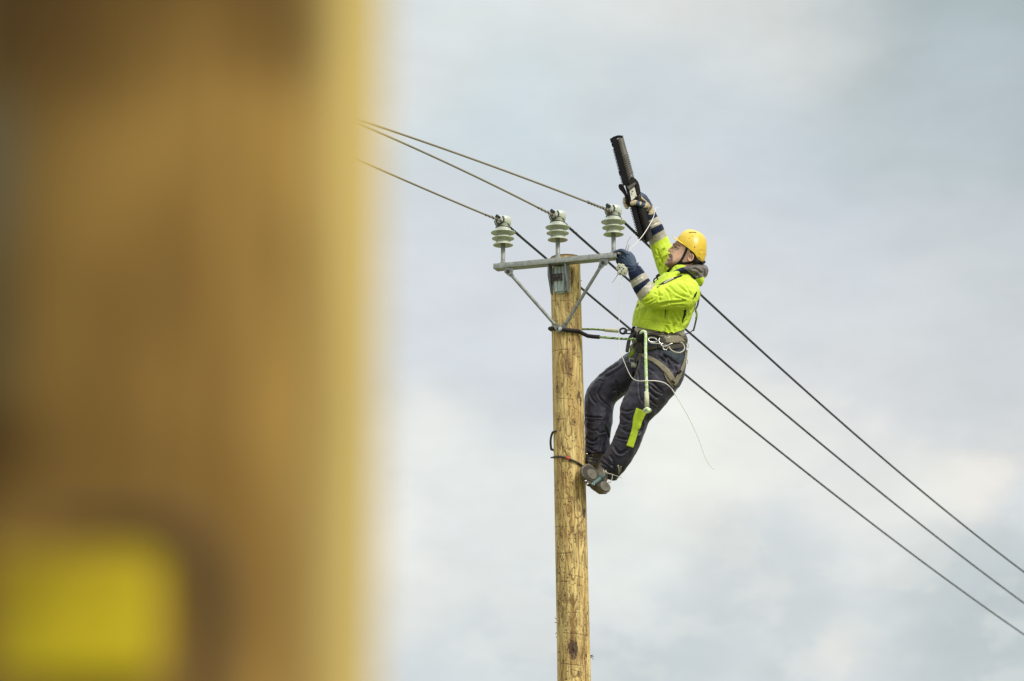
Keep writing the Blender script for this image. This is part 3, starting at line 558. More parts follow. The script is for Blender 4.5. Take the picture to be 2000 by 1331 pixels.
def make_insulator(base):
    t = empty('insulator', base, ins_labels[0], 'insulator', 'pin insulators on the crossarm')
    m = MB(); lathe_w(m, base, prof, 56)
    # rounded ear that cradles the conductor
    ep = base + ZZ * 87 * S; m2 = MB()
    m.build('porcelain_body', M['insul'], t)
    m = MB(); lathe_w(m, base, [(4.3, -1), (4.3, 0), (4.3, 46), (0, 46.2)], 20); m.build('pin', M['galv'], t)
    m = MB(); lathe_w(m, base + ZZ * 0 * S, [(7.2, 0), (7.2, 3.4), (6.6, 4), (4.4, 4)], 6); m.build('nut', M['galv'], t, smooth=False)
    # neck binding ring
    m = MB(); th = np.linspace(0, 2 * np.pi, 41); tube_w(m, [base + ZZ * (74.6 + .8 * math.sin(x * 2)) * S + 14.2 * S * (math.cos(x) * RIGHT + math.sin(x) * np.array([0, 1, 0])) for x in th], .85 * S, 8); m.build('binding_wire', M['clip'], t)
    # open plastic clip round the conductor
    c = base + ZZ * 87.5 * S + AX * -1.0 * S + NR * 15 * S; wd = np.array([-.62, -.78, .02]); e1 = unit(np.cross(wd, ZZ)); e2 = unit(np.cross(e1, wd)); m = MB()
    arc = [c + 8.6 * S * (math.cos(R(x)) * AX + math.sin(R(x)) * ZZ) for x in range(-235, 60, 12)]
    tube_w(m, arc, np.r_[.7, np.full(len(arc) - 2, 1.35), .9] * S, 8)
    m.build('clip_ring', M['clip'], t)
    m = MB(); a0 = c + ZZ * 10.5 * S - AX * 7.5 * S; box_w(m, c + (-AX * 3.4 + ZZ * 5.4) * S, [unit(AX * .8 - ZZ * .6), NR, unit(AX * .6 + ZZ * .8)], np.array([5.2, 4.4, 3.2]) * S, bev=.35); m.build('clip_jaw', M['clip'], t, autos=35)
    # conductor saddle strap under the wire
    m = MB(); tube_w(m, catmull([c + (-AX * 12 - ZZ * 1) * S, c + (-AX * 10 - ZZ * 9) * S - NR * 2 * S, c + (-AX * 6 - ZZ * 10.5) * S, c + (AX * 3 - ZZ * 8.5) * S, c + (AX * 9 - ZZ * 5) * S - NR * 1 * S, c + (AX * 15 - ZZ * 9) * S - NR * 9 * S, c + (AX * 17 - ZZ * 16) * S - NR * 12 * S], 4), .8 * S, 7); m.build('tie_strap', M['clip'], t)
    return t
def base_of(u):
    t = (u - cu[0]) / math.cos(TH)
    for _ in range(4):
        b = arm_pt(t, 0, HH); t += (u - UVD(b)[0]) / math.cos(TH)
    return b
b0 = base_of(targets[0]); ins0 = make_insulator(b0); INS.append(b0)
def all_children(o): return [c for c in bpy.data.objects if c.parent == o]
for k in (1, 2):
    b = base_of(targets[k]); c = ins0.copy(); COL.objects.link(c); c.location = b; c['label'] = ins_labels[k]; INS.append(b)
    for ch in all_children(ins0): d = ch.copy(); COL.objects.link(d); d.parent = c

# ------------------------------------------------------------------ conductors
def plane_hit(u, v, o, hd):
    """where the line of sight meets the vertical plane through o with horizontal direction hd"""
    dr = RIGHT * (u - 1000) / F + UP * (665.5 - v) / F + FWD; nn = np.array([hd[1], -hd[0], 0]); return CAM + dr * (((o - CAM) @ nn) / (dr @ nn))
far_px = [[(1003, 455.5), (1065, 505), (1235, 645), (1340, 735), (2000, 1240)], [(1110, 448), (1165, 496), (1345, 651), (1620, 880), (2000, 1179)], [(1222, 446), (1275, 493), (1367, 582), (1640, 820), (2000, 1119)]]
near_px = [[(975, 430.5), (900, 398.5), (820, 366), (722, 322)], [(1082, 421), (1000, 380), (880, 322), (722, 251)], [(1191, 410.5), (1060, 361), (900, 303), (722, 241)]]
wl_ = ['overhead wire on the left insulator, lowest of the three beyond the man', 'middle overhead wire, tied to the insulator above the pole top', 'overhead wire tied to the insulator beside the gloved hand, uppermost of the three']
HF = np.array([math.sin(R(19.5)), math.cos(R(19.5)), 0])
for k in range(3):
    o = INS[k] + ZZ * 84 * S + NR * 13 * S; ou = UVD(o); first = near_px[k][0]
    o = P(np.array([[first[0] + 8, first[1] + (5 if k else 3.5), ou[2]]]))[0]
    def fitline(px, hd, tmax, deg=2):
        pts = [o] + [plane_hit(u, v, o, hd) for u, v in px]; t = np.array([(p - o) @ hd for p in pts]); z = np.array([p[2] for p in pts]); w = np.ones(len(t)); w[0] = 3
        cf = np.polyfit(t, z - o[2], deg, w=w); tt = np.r_[np.linspace(0, abs(t).max() * 1.02, 60), np.linspace(abs(t).max() * 1.05, tmax, 40)] * np.sign(t[-1])
        return [o + hd * x + ZZ * (np.polyval(cf, x) - np.polyval(cf, 0)) for x in tt], cf
    fpts, cf = fitline(far_px[k], HF, 45)
    # on the near side the line bends towards the camera's left
    hn = unit(np.array([-.66, -.75, 0])); npts, cn = fitline(near_px[k], hn, 24)
    wire = empty('overhead_wire', o, wl_[k], 'wire', 'overhead conductors')
    m = MB(); allp = npts[::-1] + fpts[1:]; split = len(npts)
    tube_w(m, npts[::-1], 2.05 * S, 10, 0); tube_w(m, fpts, 2.55 * S, 10, 1)
    m.build('conductor', [M['wire_light'], M['wire_dark']], wire)  # near span in the pale material, far span in the dark one
    def helix(path, t0, t1, turns, rad, rw, matn, nm):
        pts_ = np.array(path); L_ = np.r_[0, np.cumsum(np.linalg.norm(np.diff(pts_, axis=0), axis=1))] / S; tt = np.linspace(t0, t1, int(turns * 14)); C = np.stack([np.interp(tt, L_, pts_[:, i]) for i in range(3)], -1); T = unit(np.gradient(C, axis=0)); A = unit(np.cross(T, ZZ)); B = np.cross(T, A); ph = (tt - t0) / (t1 - t0) * turns * 2 * np.pi
        q = MB(); tube_w(q, C + (A * np.cos(ph)[:, None] + B * np.sin(ph)[:, None]) * rad * S, rw * S, 6); q.build(nm, M[matn], wire)
    helix(npts, 4, [55, 62, 82][k], [4.5, 5.5, 9][k], 2.2, 1.0, 'clip', 'tie_wrap'); helix(npts, 2, [50, 58, 80][k], [4, 5, 8.5][k], 2.3, .9, 'tie_light', 'tie_wrap')
    helix(fpts, 30, [95, 110, 170][k], [5, 4, 10][k], 2.0, 1.15, 'clip', 'tie_wrap')

# ================================================================== the lineman
man_base = P(np.array([[1165, 955, 0]]))[0]
man = empty('person', man_base, 'lineman in lime jacket and yellow helmet leaning back from the pole in a harness', 'person')

# ---- head frame: f forward (towards the left), h up the head, w depth
HU, HV = 1346.0, 503.0; fv = np.array([-.927, -.375]); uv_ = np.array([.375, -.927])
def H(f, h, w): return np.array([HU + f * fv[0] + h * uv_[0], HV + f * fv[1] + h * uv_[1], w])
body = MB()
rows = []; prof_h = [  # h, front f, back f, half width
    (-34.5, 30, 27, 3), (-33.5, 33.5, 20, 8), (-31, 36.5, 15, 11), (-28, 38.6, 11, 13.5), (-24.5, 38.3, 7, 15.5), (-21, 37.3, 3, 17.5), (-17, 37.6, -2, 19), (-13, 37.2, -10, 20), (-9, 37.6, -18, 20.8), (-5, 37, -24, 21.3), (0, 36.2, -25.5, 21.8), (4, 35.6, -26.5, 22.3), (8, 36.4, -27, 22.6), (11.5, 38.2, -27, 22.8), (15, 37.6, -27, 22.8), (20, 35, -26.5, 22.4), (26, 31, -25, 21), (32, 26, -21, 18.5), (38, 18, -15, 14), (42, 8, -9, 8), (43.5, 2, -2, 2)]
n = 40; th = np.linspace(0, 2 * np.pi, n, endpoint=False)
for (h, ff, fb, hw) in prof_h:
    mid_ = (ff * .42 + fb * .58); c, sn = np.cos(th), np.sin(th); fr_ = np.where(c > 0, mid_ + (ff - mid_) * np.abs(c) ** .82, mid_ - (mid_ - fb) * np.abs(c) ** .9); ww_ = hw * np.sign(sn) * np.abs(sn) ** .86
    ww_ = ww_ * np.where(c > 0, 1 - .10 * c ** 2, 1); rows.append(np.array([H(a, h, b) for a, b in zip(fr_, ww_)]))
Fs = [(i * n + j, i * n + (j + 1) % n, (i + 1) * n + (j + 1) % n, (i + 1) * n + j) for i in range(len(rows) - 1) for j in range(n)] + [tuple(range(n - 1, -1, -1)), tuple((len(rows) - 1) * n + j for j in range(n))]
body.add(P(np.concatenate(rows)), Fs)
def hl(pts, **k): loft(body, [(*H(f, h, w), a, b) for f, h, w, a, b in pts], 16, 3, **k)
hl([(36.5, 9.5, 0, 1.6, 2.6), (38.6, 5.5, 0, 1.9, 2.8), (40.2, 1.5, 0, 2.4, 3.4), (41, -1.4, 0, 2.9, 4.0), (39.8, -3.2, 0, 2.4, 3.8)])     # nose
for w in (-4.2, 4.2): hl([(37.5, -1, w, 2.2, 1.8), (38.3, -3, w, 2.3, 1.8), (36.5, -3.6, w, 1.8, 1.5)])
hl([(37.0, 12.4, -12, 1.4, 2), (37.9, 12.4, -6, 1.7, 2), (38, 12, 0, 1.6, 2), (37.9, 12.4, 6, 1.7, 2), (37, 12.4, 12, 1.4, 2)], ref=(0, 1, 0))   # brow
hl([(36.0, -10.4, -6.5, 1.0, 1.0), (38.6, -10.2, -3, 1.7, 1.7), (39.2, -9.8, 0, 1.8, 1.8), (38.6, -10.2, 3, 1.7, 1.7), (36, -10.4, 6.5, 1, 1)], ref=(0, 1, 0))
hl([(35.4, -17, -5.5, 1.2, 1), (38.0, -18, -3, 2.1, 1.7), (38.8, -18.2, 0, 2.2, 1.8), (38, -18, 3, 2.1, 1.7), (35.4, -17, 5.5, 1.2, 1)], ref=(0, 1, 0))
hl([(36.0, -28, -5, 3, 3), (36.6, -28.4, 0, 3.4, 3), (36, -28, 5, 3, 3)], ref=(0, 1, 0))
for sg in (-1, 1):   # ears
    q = [(-5.6, 5.2), (-1.5, 7.4), (-5, 8), (-8, 4.5), (-7.5, 0), (-5, -4.8), (-2.4, -7), (-.4, -6.2)]
    ecc = [(*H(-3.4 + 4.4 * math.cos(x), .8 + 7.2 * math.sin(x) , sg * (23.2 + 2.0 * (math.cos(x) < -.2))), 1.25, 1.5) for x in np.linspace(.6, 5.9, 14)]
    loft(body, ecc, 10, 1)
    loft(body, [(*H(-2.4, -4.5, sg * 22), 2.4, 2.2), (*H(-2.4, 1, sg * 22), 3.2, 1.6), (*H(-3.4, 5, sg * 22), 2.8, 1.6)], 12, 3)
# neck, torso, limbs under the clothes: one continuous body
loft(body, [(1345, 506, 0, 19, 18), (1337, 520, 0, 19.5, 19), (1331, 534, 0, 21, 21), (1330, 550, 0, 24, 28), (1327, 565, 0, 33, 44), (1318, 585, 0, 38, 48), (1306, 605, 0, 40, 48), (1296, 630, 0, 39, 45), (1290, 655, 0, 40, 46), (1292, 685, 0, 40, 48), (1296, 710, 0, 34, 44)], 30, 4)
loft(body, [(1338, 570, -48, 14, 12), (1306, 577, -64, 13, 11), (1272, 580, -74, 11, 10), (1256, 562, -80, 10, 9), (1243, 538, -88, 8, 8), (1235, 522, -90, 8, 8), (1228, 512, -88, 8, 7)], 18, 4)
loft(body, [(1330, 562, 40, 14, 12), (1311, 535, 54, 13, 11), (1294, 495, 60, 10.5, 10), (1281, 458, 53, 10, 9), (1270, 430, 43, 8, 8), (1263, 406, 36, 8, 8), (1256, 394, 32, 8, 7)], 18, 4)
loft(body, [(1300, 700, -24, 30, 24), (1285, 735, -32, 30, 26), (1262, 775, -34, 26, 24), (1242, 812, -33, 21, 20), (1228, 850, -28, 18, 18), (1210, 885, -22, 15, 15), (1192, 915, -14, 11, 11)], 20, 4)
loft(body, [(1285, 700, 26, 28, 24), (1235, 722, 36, 24, 24), (1196, 748, 40, 22, 23), (1170, 775, 38, 21, 21), (1169, 810, 34, 19, 19), (1167, 850, 28, 16, 16), (1162, 885, 22, 12, 12)], 20, 4)
B = fuse(body, .95, 2, .45)
B.sculpt([
    ([(1317, 481.5), (1323, 483.5)], 3.2, 1.9), ([(1319.5, 484.2), (1323, 485.2)], 1.7, -1.1),
    ([(1315.3, 477.6), (1321, 477.4), (1327, 480.5)], 1.5, -.5),
    ([(1311.6, 490.4), (1312.6, 493.4), (1311.4, 498)], 1.0, .8), ([(1308.4, 491.9), (1308.8, 492.2)], .9, 1.2),
    ([(1303.8, 501.6), (1307, 502), (1310.4, 503.6)], .9, 1.5), ([(1310.5, 500), (1312, 505), (1310, 510)], 1.2, .45),
    ([(1303.8, 508.8), (1306.5, 509.6)], 1.3, .8), ([(1326, 487), (1320, 489.6), (1315.5, 488.8)], 1.3, .5),
    ([(1347.6, 501.5), (1346.4, 505.5)], 1.7, 1.6), ([(1349.8, 498.6), (1351.6, 501.5), (1350.4, 505)], .8, .8),
    ([(1320, 521), (1334, 517), (1343, 512)], 2.6, .8)], .2)
# skin colours; shade of lid, nostril, mouth and ear hollow painted in
n = len(B.V); sk = np.tile(np.array([.66, .40, .27]), (n, 1)); uv2 = B.U[:, :2]
def paint(poly, w, c, a, soft=1.0):
    global sk
    d, t, s_ = seg_dist(uv2, poly if len(poly) > 1 else [poly[0], (poly[0][0] + .01, poly[0][1])]); m = smoothstep(w * (1 + soft * .5), w * (1 - soft * .5), d) * a; nn = .75 + .5 * vnoise2(uv2[:, 0] * 1.3, uv2[:, 1] * 1.3, 3); sk = sk * (1 - (m * np.clip(nn, 0, 1))[:, None]) + np.array(c) * (m * np.clip(nn, 0, 1))[:, None]
BE = (.12, .062, .040)
paint([(1313, 517), (1322, 514), (1332, 508), (1341, 500)], 6, (.26, .15, .10), .55, 1.2)
paint([(1303, 518), (1309, 521), (1318, 520), (1328, 517)], 5.4, BE, .9, 1.2); paint([(1302, 511), (1308, 512), (1310, 518)], 4.5, BE, .7, 1.0)
paint([(1305.5, 496), (1311, 499), (1311.5, 508)], 2.4, BE, .9, 1.0); paint([(1303.5, 509.3), (1306, 510)], 1.6, BE, .7)
paint([(1303, 498.6), (1306.5, 499.8)], 1.4, (.48, .20, .15), .7); paint([(1301.5, 505.8), (1307, 506.6)], 2.0, (.52, .25, .19), .6); paint([(1300.5, 511.5), (1302.5, 513)], 2.4, (.60, .34, .25), .6)
paint([(1304.6, 502.2), (1307.5, 502.4), (1310, 503.6)], .8, (.06, .02, .02), .95, .7)
paint([(1308.6, 492)], 1.0, (.10, .04, .03), .9, .6); paint([(1304.5, 489.5), (1309, 490)], 3.0, (.60, .30, .21), .5)
paint([(1314.6, 477.2), (1320, 476.8), (1328, 481)], 1.25, (.07, .038, .026), .9, .8)
paint([(1316.8, 482.4), (1320.4, 482.8), (1325.6, 486)], .85, (.05, .025, .02), .95, .6); paint([(1318.6, 484.2), (1320.6, 484.9)], .9, (.07, .06, .06), .9, .6); paint([(1321.8, 485.2)], .8, (.5, .45, .42), .6, .6)  # dark line over the eye paints in the upper lid's shadow
paint([(1322, 488.6), (1316.5, 487.6)], 1.2, (.40, .22, .16), .5)
paint([(1347.8, 502), (1346.8, 505)], 1.3, (.20, .09, .06), .8); paint([(1350, 498.5), (1351.8, 502), (1350.5, 505.5)], .8, (.34, .17, .12), .5)
paint([(1318, 474), (1326, 475), (1334, 480)], 3, (.50, .27, .19), .5); paint([(1325, 528), (1345, 518)], 6, (.52, .29, .19), .6)
Bo = B.build('body', M['skin'], man, None, np.clip(sk, 0, 1)); BB = B.bvh()

# hair: cap of short dark hair behind the temple and round the ear
hm = MB(); rows = []; n = 36; th = np.linspace(0, 2 * np.pi, n, endpoint=False)
for (h, ff, fb, hw) in [(-9, -9, -20, 17), (-6, -8, -24, 20), (-1, -7.5, -27, 22.4), (4, -5, -28, 23.2), (7.5, 4, -28, 23.8), (10, 14, -28, 23.8), (14, 17, -28, 23.6), (20, 19, -27, 22.5), (28, 18, -24, 20), (34, 12, -18, 15)]:
    md = (ff + fb) / 2; c, sn = np.cos(th), np.sin(th); rows.append(np.array([H(md + (ff - md) * a, h, hw * b) for a, b in zip(np.where(c > 0, np.abs(c) ** .8, -np.abs(c) ** 1.15), np.sign(sn) * np.abs(sn) ** np.where(c > 0, .8, 1.1))]))
Fs = [(i * n + j, i * n + (j + 1) % n, (i + 1) * n + (j + 1) % n, (i + 1) * n + j) for i in range(len(rows) - 1) for j in range(n)] + [tuple(range(n - 1, -1, -1)), tuple((len(rows) - 1) * n + j for j in range(n))]
hm.add(P(np.concatenate(rows)), Fs); HM = fuse(hm, 1.0, 2); HM.ripple(.8, 3.0, (1, 1, 1), 4); HM.build('hair', M['hair'], man)

# ---- helmet
def helmet():
    edge = lambda f: np.interp(f, [-31, -26, -20, -14, -8, 0, 8, 16, 26, 33, 36], [2.5, 1.5, 2.5, 5.5, 10.5, 13.5, 15.8, 18, 21, 23, 23.5])
    m = MB(); nA, nE = 72, 26; cf, ch = 2.0, 20.0
    def shell(gr, inner):
        rows = []
        for j in range(nE + 1):
            e = j / nE; row = []
            for i in range(nA):
                az = 2 * math.pi * i / nA; ca, sa = math.cos(az), math.sin(az)
                fr0 = 32.5 if ca > 0 else 32.5; rim_f = cf + fr0 * ca; rim_w = 27.5 * sa; he = edge(rim_f)
                # vertical angle from rim to crown
                a_ = math.pi / 2 * e ** .9; top_h = 51.8; rr = math.cos(a_) ** .78 if e < 1 else 0
                h = he + (top_h - he) * math.sin(a_); f = cf + (rim_f - cf) * rr + 2.0 * math.sin(a_) * 1.0; w = rim_w * rr
                ridge = 1.5 * math.exp(-(w / 6.5) ** 2) * smoothstep(.25, .6, np.array(e)); row.append(H(f, h + ridge - gr * math.sin(a_), w)) if not inner else row.append(H(cf + (f - cf) * (1 - gr / 30), h - gr * math.sin(a_), w * (1 - gr / 28)))
            rows.append(row)
        return np.array(rows)
    O = shell(0, False); I = shell(1.6, True); V = np.concatenate([O.reshape(-1, 3), I.reshape(-1, 3)]); k = (nE + 1) * nA; Fs = []
    for j in range(nE):
        for i in range(nA): a, b = j * nA + i, j * nA + (i + 1) % nA; Fs += [(a, b, b + nA, a + nA), (k + a, k + a + nA, k + b + nA, k + b)]
    for i in range(nA): Fs.append((i, k + i, k + (i + 1) % nA, (i + 1) % nA))
    m.add(P(V), Fs)
    # peak and rolled rim
    nB = 25; rows = []
    for i in range(nB):
        az = R(-62 + 124 * i / (nB - 1)); ca, sa = math.cos(az), math.sin(az); rf, rw = cf + 32.2 * ca, 27.3 * sa; he = edge(rf); ext = 10.5 * max(0, math.cos(az * 1.45)) ** .7; row = []
        for t_, dz in ((-.1, 1.2), (0, 1.4), (.4, 1.5), (.8, 1.2), (1, .6), (1.02, -.1), (.8, -.2), (.4, .2), (0, -.3), (-.1, -.3)): row.append(H(rf + ext * t_ * ca * 1.1, he + dz + 1.4 * t_ - 2.0 * t_ * abs(sa), rw + ext * t_ * sa * .5))
        rows.append(row)
    Rr = np.array(rows); nn = Rr.shape[1]; m.add(P(Rr.reshape(-1, 3)), [(i * nn + j, i * nn + (j + 1) % nn, (i + 1) * nn + (j + 1) % nn, (i + 1) * nn + j) for i in range(nB - 1) for j in range(nn)])
    hs = m.build('helmet', M['helmet'], man)
    rim = [H(cf + 32.9 * math.cos(a), edge(cf + 32.5 * math.cos(a)) + .6, 28 * math.sin(a)) for a in np.linspace(0, 2 * np.pi, 73)]; q = MB(); tube_p(q, rim, .85, 8, 0, 1); q.build('rim', M['helmet'], hs)
    bv = BVHTree.FromPolygons([Vector(v) for v in P(V)], Fs)
    q = MB(); 
    for path, w_ in (([(1345, 455.5), (1351, 453.9), (1357, 454.3), (1360, 455.4)], 1.3), ([(1356.3, 484), (1357.6, 481.6)], 1.4), ([(1345.5, 465.4), (1346.2, 466.4)], 1.2), ([(1366.6, 502.6), (1367.4, 503.4)], 1.0), ([(1352.4, 461), (1353.2, 462)], .8)): q = MB(); ribbon(q, path, w_, [bv], .05, .3, 0, .8); q.build('vent_slot', M['slit'], hs)
    q = MB()
    for path in ([(1363, 490.5), (1368, 487.2), (1374, 488.3), (1378, 488)], [(1365, 493.5), (1368, 497), (1375, 495.2), (1382, 499)]): ribbon(q, path, 1.0, [bv], .0, .7, 0, 1)
    q.build('moulding', M['helmet'], hs)
    q = MB(); bvs = [BB, HM.bvh()]
    ribbon(q, [(1342.5, 482), (1338.5, 493), (1334, 503), (1329, 511)], 4.4, bvs, .5, .9); ribbon(q, [(1357, 506), (1352, 512.5), (1343, 514.2), (1335, 514.8), (1328, 513.6)], 4.0, bvs, .5, .9)
    ribbon(q, [(1331, 509), (1324, 516), (1316, 522), (1309, 527)], 5.4, bvs, .6, 1.1, dflt=-15)
    tube_p(q, [(1312, 525, -12), (1307, 528, -6), (1303, 531, 2), (1301, 533, 10)], [2.6, 2.8, 2.6, 2], 8); q.build('chin_strap', M['black'], hs)
    q = MB(); tube_p(q, [(1360, 504, -19), (1368, 512, -15), (1373, 513, -6), (1375, 512, 4)], 3.4, 10); tube_p(q, [(1358, 502, -20), (1356, 508, -21), (1352, 512, -21)], 2.2, 8); q.build('nape_cradle', M['black'], hs)
helmet()

# ---- jacket
jk = MB()
loft(jk, [(1288, 660, 0, 53.5, 59), (1288, 646, 0, 52.5, 58), (1288, 634, 0, 53, 58), (1291, 622, 0, 54, 60), (1297, 608, 0, 55, 61), (1306, 592, 0, 52.5, 61), (1315, 577, 0, 48.5, 60), (1322, 562, 0, 42, 58), (1327, 550, 0, 35, 50), (1331, 541, 0, 27, 36), (1331, 534, 0, 24, 27), (1332, 528, 0, 22, 24)], 48, 5, power=2.2)
loft(jk, [(1334, 566, -34, 31, 24), (1336, 575, -52, 31, 24), (1318, 578, -66, 28, 22), (1294, 581, -74, 24, 20), (1275, 581, -77, 21.5, 19), (1263, 572, -79, 20, 18.5), (1252, 555, -84, 18.2, 17), (1245.5, 541, -88, 16.2, 15.5), (1240, 530, -91, 14.4, 13.5)], 30, 5)
loft(jk, [(1330, 565, 36, 28, 24), (1318, 545, 52, 26, 22), (1305, 515, 60, 23.5, 20), (1294, 490, 61, 20.5, 19), (1285, 467, 59, 18.6, 17), (1275.5, 444, 48, 18, 16.5), (1268, 425, 42, 15.5, 15), (1264, 414, 38, 12.5, 12.5)], 30, 5)
J = fuse(jk, 1.35, 3, .5)
J.ripple(.9, 22, (1, 1, 1), 1); J.ripple(.5, 9, (1, 1, 1), 2)
N_ = (-200, -48)
J.sculpt([
    ([(1303, 556), (1312, 564), (1324, 574), (1350, 585)], 2.2, 2.4), ([(1331, 547), (1342, 562), (1354, 582)], 2.4, 2.0), ([(1318, 551), (1330, 562), (1346, 576)], 2.0, 1.6),
    ([(1284, 566), (1287, 577), (1289, 592)], 1.8, 1.8), ([(1344, 587), (1325, 590), (1304, 592), (1278, 597)], 2.0, 2.2), ([(1257, 590), (1266, 588), (1276, 582)], 1.8, 2.2), ([(1262, 596), (1272, 591), (1282, 586)], 1.5, 1.6),
    ([(1296, 562), (1304, 570), (1310, 584), (1309, 598)], 1.8, 1.5), ([(1340, 598), (1322, 597), (1300, 600)], 1.6, 1.3), ([(1275, 572), (1284, 576), (1296, 578)], 1.8, 1.3), ([(1252, 585), (1262, 579), (1270, 570)], 1.5, 1.8),
    ([(1350, 560), (1356, 572), (1360, 590)], 2.0, 1.4), ([(1316, 582), (1328, 583), (1341, 590)], 1.6, 1.2), ([(1286, 600), (1296, 596), (1312, 594)], 1.5, 1.2),
    ([(1315, 606), (1321, 618), (1329, 632)], 2.0, 2.0), ([(1326, 606), (1331, 620), (1335, 636)], 1.8, 1.7), ([(1343, 606), (1345, 618), (1337, 634)], 1.8, 1.5), ([(1264, 601), (1258, 612), (1254, 630)], 3.2, 2.0), ([(1283, 604), (1279, 618), (1277, 636)], 3.6, 1.6), ([(1250, 603), (1246, 614), (1244, 630)], 2.6, 1.5), ([(1292, 606), (1291, 622)], 3, 1.4), ([(1309, 606), (1312, 622), (1318, 642)], 2.6, 1.6),
    ([(1247, 624), (1270, 626), (1297, 631), (1318, 634)], 1.0, 1.1), ([(1304, 604), (1302, 616), (1303, 638)], 1.2, 1.3), ([(1297, 651), (1299, 640)], 2.0, 2.2), ([(1308, 652), (1305, 641), (1298, 636)], 1.8, 2.2), ([(1318, 650), (1316, 640), (1322, 630)], 1.8, 1.8), ([(1330, 647), (1333, 636), (1342, 624)], 1.8, 1.6),
    ([(1347, 610), (1341, 612), (1338, 618)], 1.2, 1.2), ([(1352, 604), (1346, 607)], 1.2, 1.2), ([(1344, 625), (1338, 628)], 1.2, 1.2),
    ([(1299, 484), (1290, 496), (1283, 512)], 2.0, 2.4), ([(1304, 498), (1294, 510), (1288, 526)], 2.0, 2.4), ([(1309, 508), (1301, 524), (1298, 540)], 2.0, 2.0), ([(1283, 484), (1287, 498), (1296, 520)], 1.6, 1.4), ([(1277, 494), (1285, 500), (1290, 508)], 1.4, 1.4),
    ([(1230, 552), (1241, 547), (1256, 539)], 1.2, .8), ([(1240, 574), (1250, 564), (1262, 556)], 1.5, 1.2), ([(1258, 446), (1272, 440), (1289, 432)], 1.4, .8), ([(1262, 462), (1278, 456), (1290, 447)], 1.4, .9),
], .38, 1.55)
# scalloped hem
hemv = 638 + 6 * np.sin((J.U[:, 0] - 1236) / 104 * np.pi) 
fc = J.fc(); Mi = np.zeros(len(J.F), int); u, v, d = fc.T
def hp(u, v, a, b): return (b[0] - a[0]) * (v - a[1]) - (b[1] - a[1]) * (u - a[0])     # >0 below the line a->b
near = (d < -30) & (u < 1280) & (v < 596) & (u + v * .2 < 1400)
L = [((1229.7, 549.5), (1255, 535)), ((1234, 564), (1262, 546.6)), ((1241.8, 577.3), (1266.5, 552)), ((1251, 588.5), (1274.5, 562))]
c = [hp(u, v, *l) + 25 * np.sin((u * 3 + v * 2) * .03) for l in L]
Mi[near & (c[3] < 0)] = 2; Mi[near & (c[2] < 0)] = 1; Mi[near & (c[1] < 0)] = 2; Mi[near & (c[0] < 0)] = 1
farm = (d > 25) & (v < 500) & (u < 1320)
L = [((1253.6, 439.4), (1281.5, 424.7)), ((1259.4, 453), (1287.8, 439.4)), ((1264.7, 467.8), (1293, 451)), ((1271, 480.4), (1298.8, 463.6))]
c = [hp(u, v, *l) for l in L]
Mi[farm & (c[3] < 0)] = 2; Mi[farm & (c[2] < 0)] = 1; Mi[farm & (c[1] < 0)] = 2; Mi[farm & (c[0] < 0)] = 1
hemline = np.interp(fc[:, 0], [1230, 1237, 1246, 1258, 1272, 1293, 1297, 1300, 1306, 1312, 1316, 1322, 1330, 1341, 1350], [636, 637.5, 638.5, 641.5, 644, 648, 646.5, 649, 651, 648.5, 651, 648.5, 646, 641, 639])
keep = ~((fc[:, 1] > hemline) & (fc[:, 0] > 1200) & (fc[:, 1] > 630)); J.F = [f for f, k_ in zip(J.F, keep) if k_]; Mi = Mi[keep]
jacket = J.build('jacket', [M['lime'], M['navy'], M['grey']], man, Mi); JB = J.bvh()
# details laid on the jacket
q = MB(); ribbon(q, [(1338.8, 603), (1338, 613), (1332.5, 630)], [4, 3.8, 1], [JB], .7, .5); q.build('vent_slit', M['slit'], jacket)
q = MB(); ribbon(q, [(1353.5, 584), (1358, 577), (1361, 570)], [1.4, 4.2, 1.8], [JB], .7, .5); q.build('vent_slit', M['slit'], jacket)
q = MB(); ribbon(q, [(1300.6, 603), (1299.5, 612), (1299, 623)], [2.4, 1.6, .7], [JB], .5, .4); q.build('vent_slit', M['slit'], jacket)
q = MB(); ribbon(q, [(1243, 601), (1247, 594)], [1.2, 1.8], [JB], .1, .5, dflt=-20); q.build('vent_slit', M['slit'], jacket)
q = MB(); ribbon(q, [(1247, 642), (1262, 646.5), (1280, 650), (1296, 651), (1312, 652), (1328, 648), (1338, 643)], 2.2, [JB], -.3, .8, dflt=-55); 
q = MB(); ribbon(q, [(1283, 561), (1292, 555), (1303, 549), (1318, 543), (1332, 538)], [3, 4, 4, 3], [JB], .6, 1.2); q.build('harness_shoulder_strap', M['black'], jacket)
q = MB(); ribbon(q, [(1296, 553.5), (1305, 548), (1316, 543)], [2.8, 3.4, 2.6], [JB], 2.0, 1.0); q.build('reflective_strip', M['grey'], jacket)
